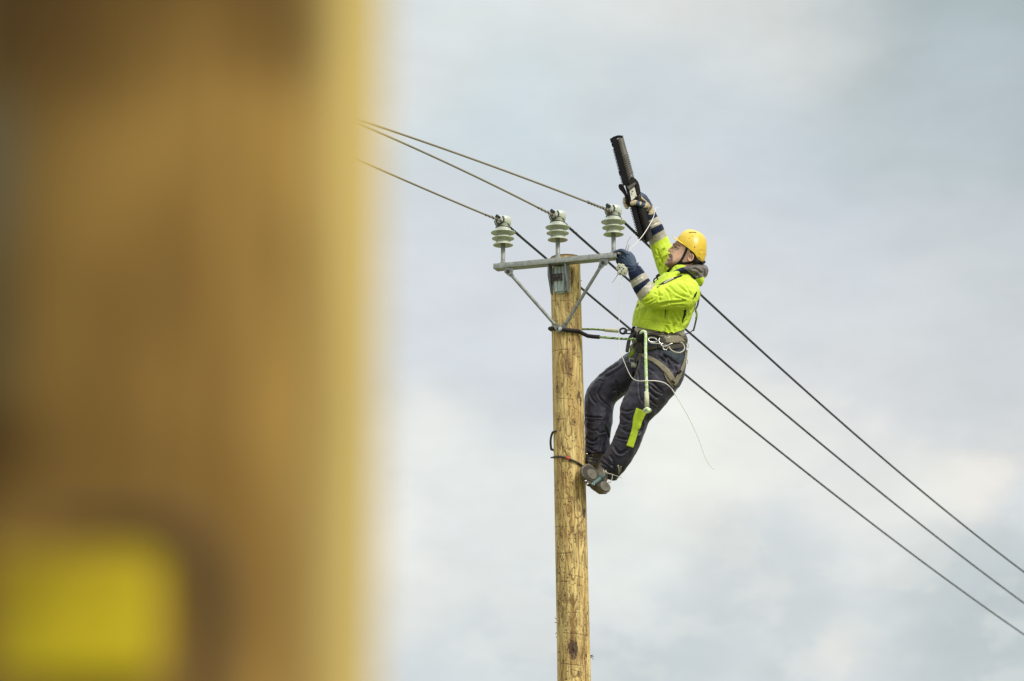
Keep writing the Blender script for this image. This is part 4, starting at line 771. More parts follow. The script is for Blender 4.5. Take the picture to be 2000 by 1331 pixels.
# collar: lime flap in front, navy lining, hood bunched behind the neck
cm = MB(); loft(cm, [(1292, 553, -22, 6, 14), (1300, 546, -28, 6, 12), (1312, 539, -30, 6, 10), (1324, 533, -28, 5, 8)], 16, 4); loft(cm, [(1293, 545, 6, 6, 14), (1300, 541, -10, 6, 10), (1311, 536, -20, 4.5, 7), (1320, 532, -24, 4, 6)], 16, 4)
CM = fuse(cm, 1.1, 3); CM.ripple(1.0, 9, (1, 1, 1), 3); CM.sculpt([([(1288, 552), (1300, 547), (1310, 540), (1312, 534)], 1.1, 1.6), ([(1296, 556), (1308, 548), (1322, 541)], 1.2, 1.4)]); CM.build('collar', M['lime'], jacket)
hd = MB(); loft(hd, [(1318, 533, -27, 4, 5), (1330, 529, -28, 5, 7), (1344, 527, -26, 7, 9), (1357, 528, -20, 11, 11), (1367, 529, -10, 14, 13), (1370, 531, 2, 15, 13), (1366, 530, 14, 13, 12), (1352, 528, 24, 10, 10), (1334, 530, 27, 7, 8)], 20, 4)
loft(hd, [(1362, 536, -16, 10, 12), (1367, 545, -8, 8, 13), (1368, 552, 0, 5, 10)], 18, 4); loft(hd, [(1345, 536, -18, 9, 10), (1358, 536, -10, 10, 14), (1366, 534, 4, 9, 14)], 18, 3)
HD_ = fuse(hd, 1.1, 3); HD_.ripple(.8, 14, (1, 1, 1), 5); HD_.sculpt([([(1338, 522), (1352, 519), (1366, 516), (1376, 520)], 1.8, 2.2), ([(1350, 524), (1362, 527), (1372, 536)], 1.8, 2.4), ([(1346, 530), (1358, 536), (1366, 543)], 1.6, 2.0), ([(1371, 520), (1376, 530), (1374, 540)], 1.5, 1.6), ([(1360, 518), (1369, 524)], 1.5, 1.6)])
fh = HD_.fc(); Mh = np.zeros(len(HD_.F), int); ln = hp(fh[:, 0], fh[:, 1], (1336, 523.5), (1362, 545.5)); Mh[(ln > 0) & (fh[:, 0] < 1364)] = 1; l2 = hp(fh[:, 0], fh[:, 1], (1322, 536), (1360, 546)); Mh[(l2 > 30) | (hp(fh[:, 0], fh[:, 1], (1360, 545), (1376, 541)) > 0)] = 2
M['hood'] = mat('taupe_hood_lining', (.13, .108, .085), .42, 0, .25, 22, .2, 100, c2=(.05, .042, .036), sheen=.2)
HD_.build('hood', [M['hood'], M['navy'], M['lime']], jacket, Mh)

# ---- trousers
tr_ = MB()
loft(tr_, [(1288, 632, 0, 42, 44), (1288, 646, 0, 46, 48), (1288, 664, 0, 50.5, 52), (1291, 680, 0, 50, 54), (1295, 700, 0, 46, 56), (1300, 716, 0, 40, 52)], 40, 5, power=2.2)
loft(tr_, [(1296, 695, -24, 44, 34), (1292, 722, -32, 46, 36), (1281, 746, -34, 43.5, 36), (1263, 774, -35, 38.5, 34), (1248, 795, -35, 35, 31), (1240, 812, -34, 31, 28), (1235.5, 832, -32, 27, 25), (1228, 853, -29, 26.5, 24), (1217, 878, -25, 25.5, 23), (1203, 900, -20, 25.5, 22), (1192, 914, -12, 25, 19), (1184, 926, -6, 24.5, 16)], 36, 5, capk=.12)
loft(tr_, [(1290, 692, 24, 36, 34), (1258, 708, 32, 33, 34), (1228, 727, 37, 31, 33), (1200, 748, 40, 30.5, 31), (1178, 768, 40, 30, 29), (1171, 785, 38, 29.5, 28), (1170, 805, 35, 28.5, 27), (1168.5, 830, 31, 26.5, 25), (1167.5, 852, 28, 24, 22), (1167, 872, 25, 24, 20), (1167, 886, 23, 24.5, 19)], 36, 5, capk=.12)
T = fuse(tr_, 1.4, 3, .5); T.ripple(1.6, 26, (1, 1, 1), 7); T.ripple(.55, 12, (1, .7, 1), 8)
T.sculpt([
    ([(1264, 740), (1280, 752), (1297, 769)], 2.2, 2.4), ([(1270, 752), (1283, 764), (1296, 771)], 2.0, 2.2), ([(1262, 758), (1276, 772), (1288, 780)], 2.0, 1.8), ([(1266, 776), (1278, 788), (1286, 792)], 1.6, 1.8), ([(1245, 720), (1247.5, 735), (1249, 770), (1256, 790)], 1.6, 1.8), ([(1241, 726), (1232, 748), (1220, 772)], 1.8, 2.0),
    ([(1290, 691), (1308, 700), (1329, 716)], 2.2, 2.6), ([(1297, 692), (1303, 704), (1308, 716)], 2.0, 2.4), ([(1280, 694), (1296, 704), (1310, 724)], 2.0, 2.0), ([(1306, 700), (1318, 714), (1324, 732)], 2.0, 2.0), ([(1250, 700), (1262, 716), (1280, 728)], 2.0, 1.6),
    ([(1213, 708), (1190, 722), (1166, 740)], 2.0, 1.8), ([(1226, 708), (1200, 728), (1178, 738)], 2.0, 1.6), ([(1183, 738), (1172, 760), (1168, 772), (1180, 786), (1196, 800)], 1.6, 2.0), ([(1166, 742), (1180, 745), (1184, 738)], 1.2, 1.4), ([(1200, 742), (1208, 756), (1206, 776)], 2.2, 1.8), ([(1150, 764), (1156, 780), (1166, 790)], 1.8, 1.4), ([(1196, 765), (1206, 762), (1216, 766)], 1.6, 1.4),
    ([(1142, 812), (1154, 815), (1168, 815), (1178, 816)], 1.4, 2.6), ([(1142, 820), (1152, 824), (1164, 824)], 1.3, 1.6), ([(1178, 817), (1176, 850), (1171, 884)], .9, 1.3), ([(1143, 852), (1152, 860), (1162, 862), (1166, 854)], 2.0, 2.6), ([(1182, 833), (1187, 846), (1190, 858)], 1.8, 2.4), ([(1146, 872), (1156, 880), (1168, 884)], 1.8, 2.2), ([(1164, 836), (1172, 846), (1188, 842)], 1.6, 1.4), ([(1148, 836), (1158, 842), (1170, 840)], 1.6, 1.4), ([(1145, 866), (1155, 870), (1164, 868)], 1.5, 1.8),
    ([(1212, 808), (1222, 818), (1234, 822)], 2.0, 2.2), ([(1211, 800), (1224, 804), (1238, 800)], 2.0, 2.0), ([(1202, 853), (1213, 857), (1226, 859)], 1.6, 2.6), ([(1198, 869), (1204, 880), (1213, 886), (1227, 876)], 2.2, 2.8), ([(1214, 838), (1226, 844), (1236, 842)], 1.8, 1.8), ([(1176, 893), (1188, 903), (1200, 914)], 2.0, 2.4), ([(1190, 889), (1198, 900), (1200, 920)], 2.0, 2.2), ([(1168, 906), (1182, 908), (1196, 920), (1203, 934)], 1.6, 2.0), ([(1235, 876), (1224, 896), (1212, 926)], .9, 1.4),
    ([(1252, 822), (1256, 832), (1246, 846)], 1.6, 2.0), ([(1244, 850), (1250, 846), (1255, 838)], 1.6, 1.8), ([(1262, 806), (1266, 816), (1258, 826)], 1.6, 1.8), ([(1186, 912), (1192, 922), (1194, 938)], 1.5, 1.8), ([(1209, 826), (1216, 830), (1226, 828)], 1.6, 1.6),
], .42, 1.5)
fc = T.fc(); u, v, d = fc.T; Mt = np.zeros(len(T.F), int); Mt[(v < 712) & (hp(u, v, (1240, 690), (1286, 682)) < 0)] = 1
Mt[(u > 1284) & (hp(u, v, (1284, 683), (1342, 716)) < 0) & (v > 660)] = 1; Mt[(v < 686) & (u <= 1284)] = 1
trousers = T.build('trousers', [M['trouser'], M['teal']], man, Mt); TB = T.bvh()
q = MB(); ribbon(q, [(1253, 801), (1246, 819), (1243, 833), (1240, 842), (1236, 855), (1230, 873)], [22, 20, 17, 13.5, 14, 14], [TB], .9, .5, 0, 2); q.build('reflective_patch', M['lime_dirty'] if False else M['lime'], trousers)
q = MB(); ribbon(q, [(1207, 909), (1209, 917), (1209, 927)], [3.0, 2.6, 1.2], [TB], .1, .5); ribbon(q, [(1213, 911), (1212, 922)], [1.6, 1.0], [TB], .1, .5); q.build('reflective_trim', M['grey'], trousers)

# ---- harness
hn = empty('harness', P(np.array([[1290, 720, 0]]))[0], None, None); 
del WLOC[hn.name]; COL.objects.unlink(hn); bpy.data.objects.remove(hn)
bb = [TB]
q = MB(); belt(q, (1288, 652, 0), (2.5, 20, 0), 20, bb, .2, 1.0); harness = q.build('harness', M['webbing_pale'], man)
q = MB(); belt(q, (1290, 667, 0), (2.2, 20, 0), 10, bb, 1.6, 1.6); q.build('waist_belt', M['webbing'], harness)
q = MB(); belt(q, (1289, 664, 0), (1, 20, 0), 5, bb, 2.6, 1.0); q.build('tool_belt', M['webbing_dark'], harness)
q = MB(); ribbon(q, [(1236, 647), (1250, 649), (1268, 652), (1288, 656), (1306, 657)], [13, 11, 11, 10, 5], bb, 1.6, 1.2); q.build('front_padding', M['webbing_pale'], harness)
q = MB(); ribbon(q, [(1284, 676), (1300, 677.5), (1320, 676.5), (1341, 673)], [7, 11, 12, 10], bb, 1.4, 1.0); q.build('lower_pad', M['webbing_dark'], harness)
q = MB(); ribbon(q, [(1296, 664), (1310, 664), (1326, 662.5), (1341, 660.5)], [11, 14, 15, 14], bb, 4.2, 1.4); q.build('hip_belt', M['webbing'], harness)
q = MB(); ribbon(q, [(1245, 679), (1262, 681), (1283, 678)], [9, 9, 7], bb, 1.2, 1.2); ribbon(q, [(1246, 664), (1249, 680), (1250, 690)], [11, 12, 9], bb, 3.4, 1.2); ribbon(q, [(1291, 660), (1296, 667), (1301, 674)], [9, 12, 10], bb, 4.4, 1.2); q.build('belt_loop', M['webbing_dark'], harness)
q = MB(); ribbon(q, [(1251, 692), (1262, 697), (1280, 706), (1298, 721), (1310, 736), (1318, 752)], [7, 8, 9.5, 11, 12, 9], [TB], .8, 1.4); ribbon(q, [(1341, 684), (1339.5, 700), (1334, 718), (1326, 736), (1316, 753)], [4, 5, 6, 9, 9], [TB], 1.6, 1.3, dflt=-8); ribbon(q, [(1251, 688), (1249, 697), (1242, 708)], [6, 5, 3], bb, 1.4, 1.0)
ribbon(q, [(1298, 728), (1304, 742), (1315, 756)], [4, 4, 3], [TB], .5, 1.0); q.build('leg_strap', M['webbing'], harness)
q = MB(); ribbon(q, [(1243, 722), (1244, 730), (1242, 736)], [5, 6, 5], [TB], .4, 1.0); q.build('leg_strap', M['webbing_dark'], harness)
q = MB(); ribbon(q, [(1325.5, 725), (1329, 729)], [9, 9], [TB], 3.0, 1.0); q.build('strap_keeper', M['black'], harness); q = MB(); ribbon(q, [(1312, 743), (1318, 749)], [3, 3], [TB], 3.2, 1.0); q.build('strap_keeper', M['black'], harness)
q = MB()
for (cx, cy, dd) in ((1234, 704, -6), (1238, 713, -14)):
    e = 4.6; q = MB(); tube_p(q, [(cx - e, cy - e * .8, dd), (cx + e, cy - e * .5, dd), (cx + e, cy + e, dd), (cx - e, cy + e * .8, dd), (cx - e, cy - e * .8, dd)], 1.1, 6, 0, 1); q.build('buckle', M['clamp'], harness)
for (cx, cy) in ((1240, 714),): q = MB(); tube_p(q, [(cx - 4, cy - 3, -18), (cx + 3, cy + 3, -18)], [3.6, 3.6], 8, 0, 1); q.build('buckle', M['clamp'], harness)
for (cx, cy) in ((1341.5, 675), (1340, 706)): q = MB(); tube_p(q, [(cx - 3, cy - 4, -12), (cx + 3, cy - 3, -10), (cx + 3, cy + 4, -8), (cx - 3, cy + 4, -10), (cx - 3, cy - 4, -12)], 1.0, 6, 0, 1); q.build('buckle', M['clamp'], harness)

# back strap standing off the spine and its ring
q = MB()
def flat_strap(mb, pts, w, th=1.2, ref=(0, 0, 1)): loft(mb, [(*p, th, w / 2) for p in pts], 8, 4, ref=ref, power=5)
flat_strap(q, [(1364, 566, -6), (1365, 580, -8), (1362.5, 596, -8), (1358.5, 606, -8), (1361, 616, -8), (1358, 632, -8), (1354.5, 646, -8)], 12, 1.7); flat_strap(q, [(1355, 644, -8), (1347, 650, -6), (1338, 653, -4)], 8, 1.0)
q.build('back_strap', M['webbing_dark'], harness)
q = MB(); flat_strap(q, [(1358.6, 604, -9), (1361, 616, -9), (1359.4, 622, -9)], 10, 2.0); q.build('strap_sleeve', M['lime_dirty'], harness)
q = MB(); tube_p(q, [(1365 + 3.2 * math.cos(a), 574 + 5 * math.sin(a), -9) for a in np.linspace(0, 2 * np.pi, 13)], 1.2, 6, 0, 1); q.build('back_ring', M['iron'], harness)
# carabiners and gear loops at the hip
def carab(mb, cx, cy, d, a, b, rot, r, n=24):
    pts = []
    for t in np.linspace(0, 2 * np.pi, n + 1):
        x = a * math.cos(t) * (1 + .12 * math.sin(t)); y = b * math.sin(t); cr, sr = math.cos(R(rot)), math.sin(R(rot)); pts.append((cx + x * cr - y * sr, cy + x * sr + y * cr, d + 1.2 * math.sin(2 * t)))
    tube_p(mb, pts, r, 8, 0, 1)
q = MB(); carab(q, 1275, 664.5, -72, 9, 4.2, 8, 1.1); q.build('carabiner', M['steel'], harness)
q = MB(); tube_p(q, [(1290, 669, -72), (1292, 675, -74), (1299, 677, -75), (1308, 673, -75), (1313, 671, -73)], 1.2, 8); tube_p(q, [(1288.5, 660, -72), (1287, 667, -74), (1291, 672, -74)], 1.2, 8); q.build('hook', M['steel'], harness)
q = MB(); carab(q, 1299.5, 679, -72, 4.8, 4.4, 0, .9); q.build('ring', M['steel'], harness)
q = MB(); tube_p(q, [(1296, 656, -68), (1304, 659.5, -71), (1310, 658, -70)], [.5, 1.0, .5], 6); tube_p(q, [(1265, 668, -70), (1275, 671, -74), (1288, 671.5, -74), (1296, 672, -72)], 1.0, 6); q.build('hook', M['steel'], harness)
q = MB(); tube_p(q, [(1306, 676, -72), (1310, 683, -76), (1318, 688, -77), (1328, 689, -73), (1335, 685, -66), (1337, 678, -60), (1333, 671, -58), (1329, 669, -58)], 1.25, 8); q.build('gear_loop', M['lace'], harness)
q = MB(); box_w(q, P(np.array([[1252, 661, -70]]))[0], [RIGHT, FWD, UP], np.array([8, 6, 9]) * S, bev=.5); tube_p(q, [(1247, 652, -70), (1252, 648, -74), (1257, 653, -74)], 3.4, 8); tube_p(q, [(1254, 668, -74), (1256, 674, -74)], 3, 8); tube_p(q, [(1262, 657, -66), (1276, 655, -66), (1292, 660, -66)], [2, 3, 2], 8); q.build('rope_adjuster', M['black'], harness, autos=50)
q = MB(); flat_strap(q, [(1243, 650, -25), (1233, 657, -30), (1228, 668, -32), (1225, 686, -33)], 9, 3.6, ref=(0, 0, 1)); q.build('hanging_strap', M['webbing_dark'], harness)
q = MB(); loft(q, [(1238, 683, -22, 3, 3), (1234, 690, -24, 5, 4), (1230, 697, -22, 3, 3)], 10, 3); q.build('tool_pouch', M['lime_dirty'], harness)
q = MB(); loft(q, [(1238, 641, -16, 4, 5), (1236.5, 649, -20, 5, 6), (1238, 656, -22, 4, 5)], 10, 3); q.build('side_ring_mount', M['black'], harness)
# chest gadget
q = MB(); carab(q, 1281, 548, -22, 3.8, 5.0, 20, 1.5); box_w(q, P(np.array([[1285, 539, -24]]))[0], [unit([1, 0, .8]), [0, 1, 0], unit([-.8, 0, 1])], np.array([4, 3, 2.6]) * S, bev=.5); box_w(q, P(np.array([[1280, 555.5, -22]]))[0], [RIGHT, FWD, UP], np.array([3.4, 3, 3]) * S, bev=.5); q.build('chest_ring', M['black'], harness, autos=50)

# ---- gloves
def finger(mb, pts, r0, r1): 
    n = len(pts); loft(mb, [(*p, r0 + (r1 - r0) * i / (n - 1), r0 + (r1 - r0) * i / (n - 1)) for i, p in enumerate(pts)], 12, 4, ref=(.31, .2, .93))
g1 = MB()      # near hand: closed round the crossarm's end, thumb along its top
loft(g1, [(1241, 531, -54, 11, 10), (1236.5, 521, -52, 10.5, 9.5), (1231, 511, -50, 13.5, 8), (1225.5, 503, -48, 13.5, 7.5), (1221, 499, -47, 11, 7)], 20, 4)
finger(g1, [(1228, 505, -50), (1223, 494, -53), (1216, 489.5, -54), (1208, 491, -53), (1201, 493.5, -51)], 4.4, 2.8)
for i, (a, b) in enumerate([((1220, 494), (1210, 500.5)), ((1221, 499), (1209, 506)), ((1222, 504), (1209.5, 511)), ((1224, 508), (1212, 515))]):
    finger(g1, [(a[0] + 3, a[1], -49 + i), (a[0] - 5, a[1] + 2.5, -49 + i), (b[0], b[1], -42 + i), (b[0] - 1, b[1] + 1, -33 + i), (b[0] + 5, b[1] + 1.5, -27 + i), (b[0] + 11, b[1] + 1, -27 + i)], 4.3 if i < 3 else 3.8, 3.2)
g1.V = [P(UVD(v_) + np.array([-1.5, 0, -40])) for v_ in g1.V]
G1 = fuse(g1, .8, 2, .5); G1.ripple(.5, 6, (1, 1, 1), 2); G1.sculpt([([(1212, 498), (1219, 501), (1224, 506)], 1.0, 1.0), ([(1210, 504), (1217, 506), (1223, 511)], 1.0, 1.0), ([(1224, 519), (1233, 523), (1243, 519)], 1.3, 2.0), ([(1229, 500), (1224, 497)], 1.2, .8)])
fc = G1.fc(); Mg = np.zeros(len(G1.F), int); lo = (fc[:, 0] < 1213) & (fc[:, 1] > 493.5 + (1213 - fc[:, 0]) * .02) & (fc[:, 1] < 497.5); Mg[lo & (fc[:, 2] < -84)] = 1
G1.build('glove', [M['glove_navy'], M['glove_palm']], man, Mg)
q = MB(); flat_strap(q, [(1226, 524.5, -98), (1236, 524, -102), (1244, 519.5, -98), (1246, 515, -92)], 6, 1.2, ref=(0, .5, 1)); flat_strap(q, [(1248, 521, -96), (1252, 527, -96), (1256, 532, -94)], 8, 2.2); q.build('glove_strap', M['glove_navy'], man)
g2 = MB()      # far hand: round the black cover, thumb on the near side
loft(g2, [(1268, 417, 52, 10.5, 10), (1265.5, 407, 50, 9.5, 9), (1261, 397, 47, 10, 9.5), (1254, 389, 44, 11, 10.5), (1248, 384, 42, 9.5, 10)], 20, 4)
finger(g2, [(1262, 402, 42), (1255, 401.5, 33), (1247, 398.5, 27), (1240, 396, 26), (1234.5, 398, 27)], 6.2, 4.6)
for i, (y0, xe, ye) in enumerate(((380, 1219.5, 389), (385, 1219, 395), (390, 1221, 400.5), (395, 1223.5, 405))):
    finger(g2, [(1252, y0 + 2, 48), (1244, y0 + 1, 56), (1234, y0 + 4, 60), (1225, (y0 + ye) / 2 + 2, 58), (xe, ye, 50), (xe + 1.5, ye + 1, 42)], 4.2, 3.2)
g2.V = [P(UVD(v_) + np.array([0, 0, -16])) for v_ in g2.V]
G2 = fuse(g2, .8, 2, .5); G2.ripple(.6, 6, (1, 1, 1), 3); G2.sculpt([([(1258, 392), (1262, 400), (1258, 408)], 1.2, 1.2), ([(1252, 384), (1261, 390), (1268, 398)], 1.2, 1.2), ([(1250, 394), (1255, 396), (1259, 401)], 1.0, 1.2)])
fc = G2.fc(); Mg = np.ones(len(G2.F), int); dd_, _, _ = seg_dist(fc[:, :2], np.array([(1246, 396), (1245, 402), (1252, 405), (1257, 400), (1257, 396)])); Mg[(dd_ < 3.6) & (fc[:, 2] < 34)] = 0
Mg[(hp(fc[:, 0], fc[:, 1], (1248, 380), (1271, 403)) < -40)] = 0
G2.build('glove', [M['glove_navy'], M['glove_palm']], man, Mg)
q = MB(); flat_strap(q, [(1255, 414, 28), (1263, 413, 22), (1271, 406, 24), (1273, 401, 30)], 6, 1.6, ref=(0, .5, 1)); q.build('glove_strap', M['boot'], man)

# ---- boots: sole turned towards the camera
def boot(C, Lx, Wd, length, width, nm_mat, ankle, seed):
    """C centre of sole (uvd); Lx towards the toe, Wd towards the outer edge"""
    Lx = unit(Lx); Wd = np.array(Wd, float); Wd = unit(Wd - Lx * (Wd @ Lx)); Nn = unit(np.cross(Lx, Wd)); Nn = Nn if Nn[2] > 0 else -Nn     # Nn: into the boot, away from the viewer
    C = np.array(C, float)
    def outline(s):   # s from -1 heel to 1 toe -> half width
        return width * np.interp(s, [-1, -.95, -.8, -.5, -.15, .3, .62, .85, .96, 1], [.0, .42, .62, .66, .60, .86, .92, .72, .40, 0])
    ss = np.sin(np.linspace(-np.pi / 2, np.pi / 2, 34)); grp = MB()
    def slab(z0, z1, sc, s0=-1, s1=1):
        q_ = MB(); s2 = np.interp(np.linspace(-1, 1, 34), [-1, 1], [s0, s1]) if (s0, s1) != (-1, 1) else ss
        pts = [C + Lx * s * length / 2 * sc + Wd * outline(s) * sc for s in s2] + [C + Lx * s * length / 2 * sc - Wd * outline(s) * sc for s in s2[::-1][1:-1]]
        pts = np.array(pts); n_ = len(pts); V_ = np.vstack([P(pts * 1 + Nn * z0), P(pts + Nn * z1)]); Fs_ = [tuple(range(n_ - 1, -1, -1)), tuple(range(n_, 2 * n_))] + [(i, (i + 1) % n_, n_ + (i + 1) % n_, n_ + i) for i in range(n_)]; q_.add(V_, Fs_); return q_
    up_ = MB()
    for k_ in range(5): pass
    secs = []
    for z, sc_, sh in ((3, .97, 0), (7, .97, 0), (12, .90, -1), (17, .78, -3), (22, .62, -7)):
        secs.append((z, sc_, sh))
    rows_ = []; n_ = 40; th_ = np.linspace(0, 2 * np.pi, n_, endpoint=False)
    for z, sc_, sh in secs:
        r_ = []
        for a in th_: s = math.cos(a); w_ = outline(s) if abs(math.sin(a)) > 1e-3 else 0; r_.append(C + Nn * z + Lx * (s * length / 2 * sc_ + sh) + Wd * math.copysign(1, math.sin(a)) * w_ * sc_ * 1.0)
        rows_.append(np.array(r_))
    Fs_ = [(i * n_ + j, i * n_ + (j + 1) % n_, (i + 1) * n_ + (j + 1) % n_, (i + 1) * n_ + j) for i in range(len(rows_) - 1) for j in range(n_)] + [tuple(range(n_ - 1, -1, -1)), tuple((len(rows_) - 1) * n_ + j for j in range(n_))]
    up_.add(P(np.concatenate(rows_)), Fs_)
    a0 = C + Nn * 14 - Lx * length * .16; pts_ = [(*a0, 15, 14), (*((a0 * .5 + np.array(ankle) * .5)), 14, 14), (*ankle, 15, 15)]; loft(up_, pts_, 20, 4, ref=(.2, .3, .9))
    UPR = fuse(up_, 1.1, 3, .5); UPR.ripple(.7, 8, (1, 1, 1), seed); o = UPR.build('boot', M[nm_mat], man)
    q_ = slab(-2.0, 4.2, 1.0); q_.build('sole', M['sole'], o, smooth=False); q_ = slab(-3.2, -1.9, .90); q_.build('tread', M['sole_dark'], o, smooth=False)
    for (s0, s1, mt) in ((-.92, -.30, 'sole'), (.02, .66, 'sole')):
        q_ = MB(); cc = C - Nn * 3.3 + Lx * (s0 + s1) / 2 * length / 2; rr = []
        for a in np.linspace(0, 2 * np.pi, 28, endpoint=False): rr.append(cc + Lx * math.cos(a) * (s1 - s0) / 2 * length / 2 + Wd * math.sin(a) * width * .60)
        rr = np.array(rr); V_ = np.vstack([P(rr), P(cc[None] + (rr - cc) * .93 - Nn * 1.6)]); n2 = len(rr); q_.add(V_, [tuple(range(2 * n2 - 1, n2 - 1, -1))] + [(i, (i + 1) % n2, n2 + (i + 1) % n2, n2 + i) for i in range(n2)]); q_.build('lug_pad', M[mt], o, smooth=False)
    return o, Nn, Lx, Wd
bo1, N1, L1, W1 = boot((1163.5, 936, -38), (-.70, -.66, -.12), (-.52, .62, -.55), 73, 17.5, 'boot', (1186, 905, -10), 3)
q = MB()
for i in range(6):
    c0 = np.array((1163.5, 936, -38)) + N1 * (9 + 1.5 * i) + L1 * (12 - 9 * i * .9) + W1 * -15; tube_p(q, [c0 - L1 * 2, c0 - N1 * 2 + L1 * 1, c0 + L1 * 3], 1.0, 6)
tube_p(q, [(1180, 921, -46), (1188, 925, -46), (1196, 927, -44), (1207, 931, -38), (1216, 934.5, -34)], [.9, .9, .7, .5, .35], 6); tube_p(q, [(1196, 927, -44), (1195.5, 934, -44), (1193, 941, -44), (1190, 944, -43), (1188, 940, -43)], .9, 6); tube_p(q, [(1178, 918, -45), (1181, 926, -45), (1183, 919, -44), (1186, 927, -44)], .9, 6)
q.build('lace', M['lace'], bo1)
bo2, N2, L2_, W2 = boot((1157, 899, 16), (-.80, -.15, -.30), (-.1, .75, -.5), 62, 14.5, 'boot', (1166, 882, 24), 5)
q = MB(); tube_p(q, [(1146, 887, -2), (1147, 893, -4), (1146, 904, -6)], [2.4, 2.8, 3.0], 8); tube_p(q, [(1150, 897, -3), (1160, 898, -5), (1168, 900, -4)], 1.2, 6); tube_p(q, [(1150, 892, -3), (1160, 892, -4), (1168, 893, -3)], 1.4, 6); q.build('ankle_strap', M['black'], bo2)
q = MB(); tube_p(q, [(1143.5, 887.5, -5), (1147.5, 886.5, -6)], 1.2, 6, 0, 1); q.build('buckle', M['steel'], bo2)

# ---- climbing irons, arcs that hook round the pole
def pole_pt(v, ang, off):    # ang 0 = nearest the camera, + to the right; off px outside the surface
    z = P(np.array([[pole_u(v), v, 0]]))[0][2]; c = pole_at_z(z); r = (29.4 + (v - 503) / 828 * 2.8 + off) * S; return c + r * (math.sin(R(ang)) * RIGHT - math.cos(R(ang)) * np.array([0, 1, 0]))
ci = empty('climbing_iron', P(np.array([[1140, 918, -20]]))[0], 'dark hooked climbing iron with red tape curving round the front of the pole', 'climbing iron', 'climbing irons')
q = MB(); IV = lambda a: np.interp(a, [-84, -60, -35, -8, 15, 40, 62], [895, 895.6, 897.3, 901.5, 907, 913, 919])
arc = [pole_pt(IV(a), a, 1.8 + (4.2 if a < -80 else 0)) for a in np.linspace(-84, 60, 30)] + [P(np.array([[1142, 922, -24]]))[0], P(np.array([[1152, 934, -40]]))[0]]
tube_w(q, arc, np.r_[1.2, np.full(len(arc) - 1, 2.0)] * S, 10, 0, 2); q.build('hook_bar', M['iron'], ci)
q = MB(); a_ = [i for i in np.linspace(-12, -1, 6)]; tube_w(q, [pole_pt(IV(a), a, 1.8) for a in a_], 2.9 * S, 10); q.build('tape_band', M['red'], ci)
q = MB(); c0 = np.array((1163.5, 936, -38.)) - N1 * 5.8
loft(q, [(*(c0 + W1 * 20), 3.0, 1.2), (*(c0 + W1 * 8 - L1 * 3), 4.5, 1.4), (*(c0 - W1 * 8 - L1 * 6), 4.5, 1.4), (*(c0 - W1 * 19 - L1 * 8), 3.0, 1.4)], 10, 4); loft(q, [(*(c0 - W1 * 19 - L1 * 8), 3, 1.6), (*(c0 - W1 * 21 - L1 * 8 + N1 * 8), 3, 1.6), (*(c0 - W1 * 20 - L1 * 6 + N1 * 15), 2.4, 1.4)], 8, 3); q.build('foot_plate', M['teal_metal'], ci)
q = MB(); tube_p(q, [(1141, 930, -42), (1147, 942, -45), (1158, 947, -47), (1166, 944, -48)], [3, 4, 4, 2.6], 8); tube_p(q, [(1145, 947, -44), (1151, 949, -44), (1156, 947, -45)], [1, 2, 2], 6); q.build('toothed_jaw', M['iron'], ci)
q = MB()
for (x, y) in ((1144, 940), (1147.5, 945.5), (1159.5, 947)): q = MB(); lathe_w(q, P(np.array([[x, y, -50]]))[0], [(0, 0), (2.3, 0), (2.3, 1), (1.4, 2.2), (0, 2.4)], 10, axis=-FWD); q.build('stud', M['steel'], ci)
ci2 = empty('climbing_iron', P(np.array([[1146, 884, 14]]))[0], 'dark climbing iron hooked behind the pole, only its tip showing at the left edge', 'climbing iron', 'climbing irons')
q = MB(); arc = [pole_pt(846 + 1.5 * ((a + 40) / 30) ** 2 if a > -70 else 846 + .8 * (-70 - a) + 1.5, a, 2.2 + 3.2 * smoothstep(-50, -90, np.array(float(a)))) for a in (-52, -58, -66, -74, -82, -90, -98, -106)] + [pole_pt(876 + .06 * (k), -110 - k, 4.0) for k in np.linspace(0, 140, 16)] + [P(np.array([[1146, 893, 12]]))[0]]
tube_w(q, arc, 2.2 * S, 10, 0, 3); q.build('hook_bar', M['iron'], ci2)
q = MB(); tube_p(q, [(1142, 895, 6), (1146, 905, 2), (1152, 908, 0)], [2.4, 3, 2], 8); q.build('toothed_jaw', M['iron'], ci2)

# ------------------------------------------------------------------ work positioning rope round the pole
rope = empty('positioning_rope', P(np.array([[1180, 655, 0]]))[0], 'green flecked rope with black sleeve looped round the pole to the waist belt', 'rope')
q = MB(); tube_w(q, [pole_pt(643, -84, 3)] + [pole_pt(644 + 9.5 * smoothstep(-84, 10, np.array(float(a))), a, 4.2) for a in np.linspace(-76, 44, 16)] + [P(np.array([[1148, 656.5, -28]]))[0], P(np.array([[1171, 658.7, -34]]))[0]], 4.0 * S, 14, 0, 2); q.build('rubber_sleeve', M['rubber'], rope)
q = MB(); tube_w(q, [pole_pt(643, a, 3) for a in np.linspace(-84, -230, 18)] + list(P(catmull([(1136, 643.5, 22), (1160, 643.5, 18), (1182, 645, 12)], 6))), 2.1 * S, 10, 0, 1); tube_p(q, [(1169, 658.6, -34), (1205, 661.5, -44), (1246, 663.5, -62)], 2.3, 10); q.build('rope', M['rope_dark'], rope)
q = MB(); tube_p(q, [(1180, 644.8, 12), (1195, 645.8, 8), (1209, 647, 4)], [3.4, 3.9, 3.6], 10); q.build('stitched_eye', M['rope_plain'], rope)
q = MB(); tube_p(q, [(1217 + 6.4 * math.cos(a), 647 + 5.2 * math.sin(a), 2 + 2 * math.cos(a)) for a in np.linspace(0, 2 * np.pi, 19)], 2.1, 10, 0, 1); q.build('thimble', M['teal'], rope)
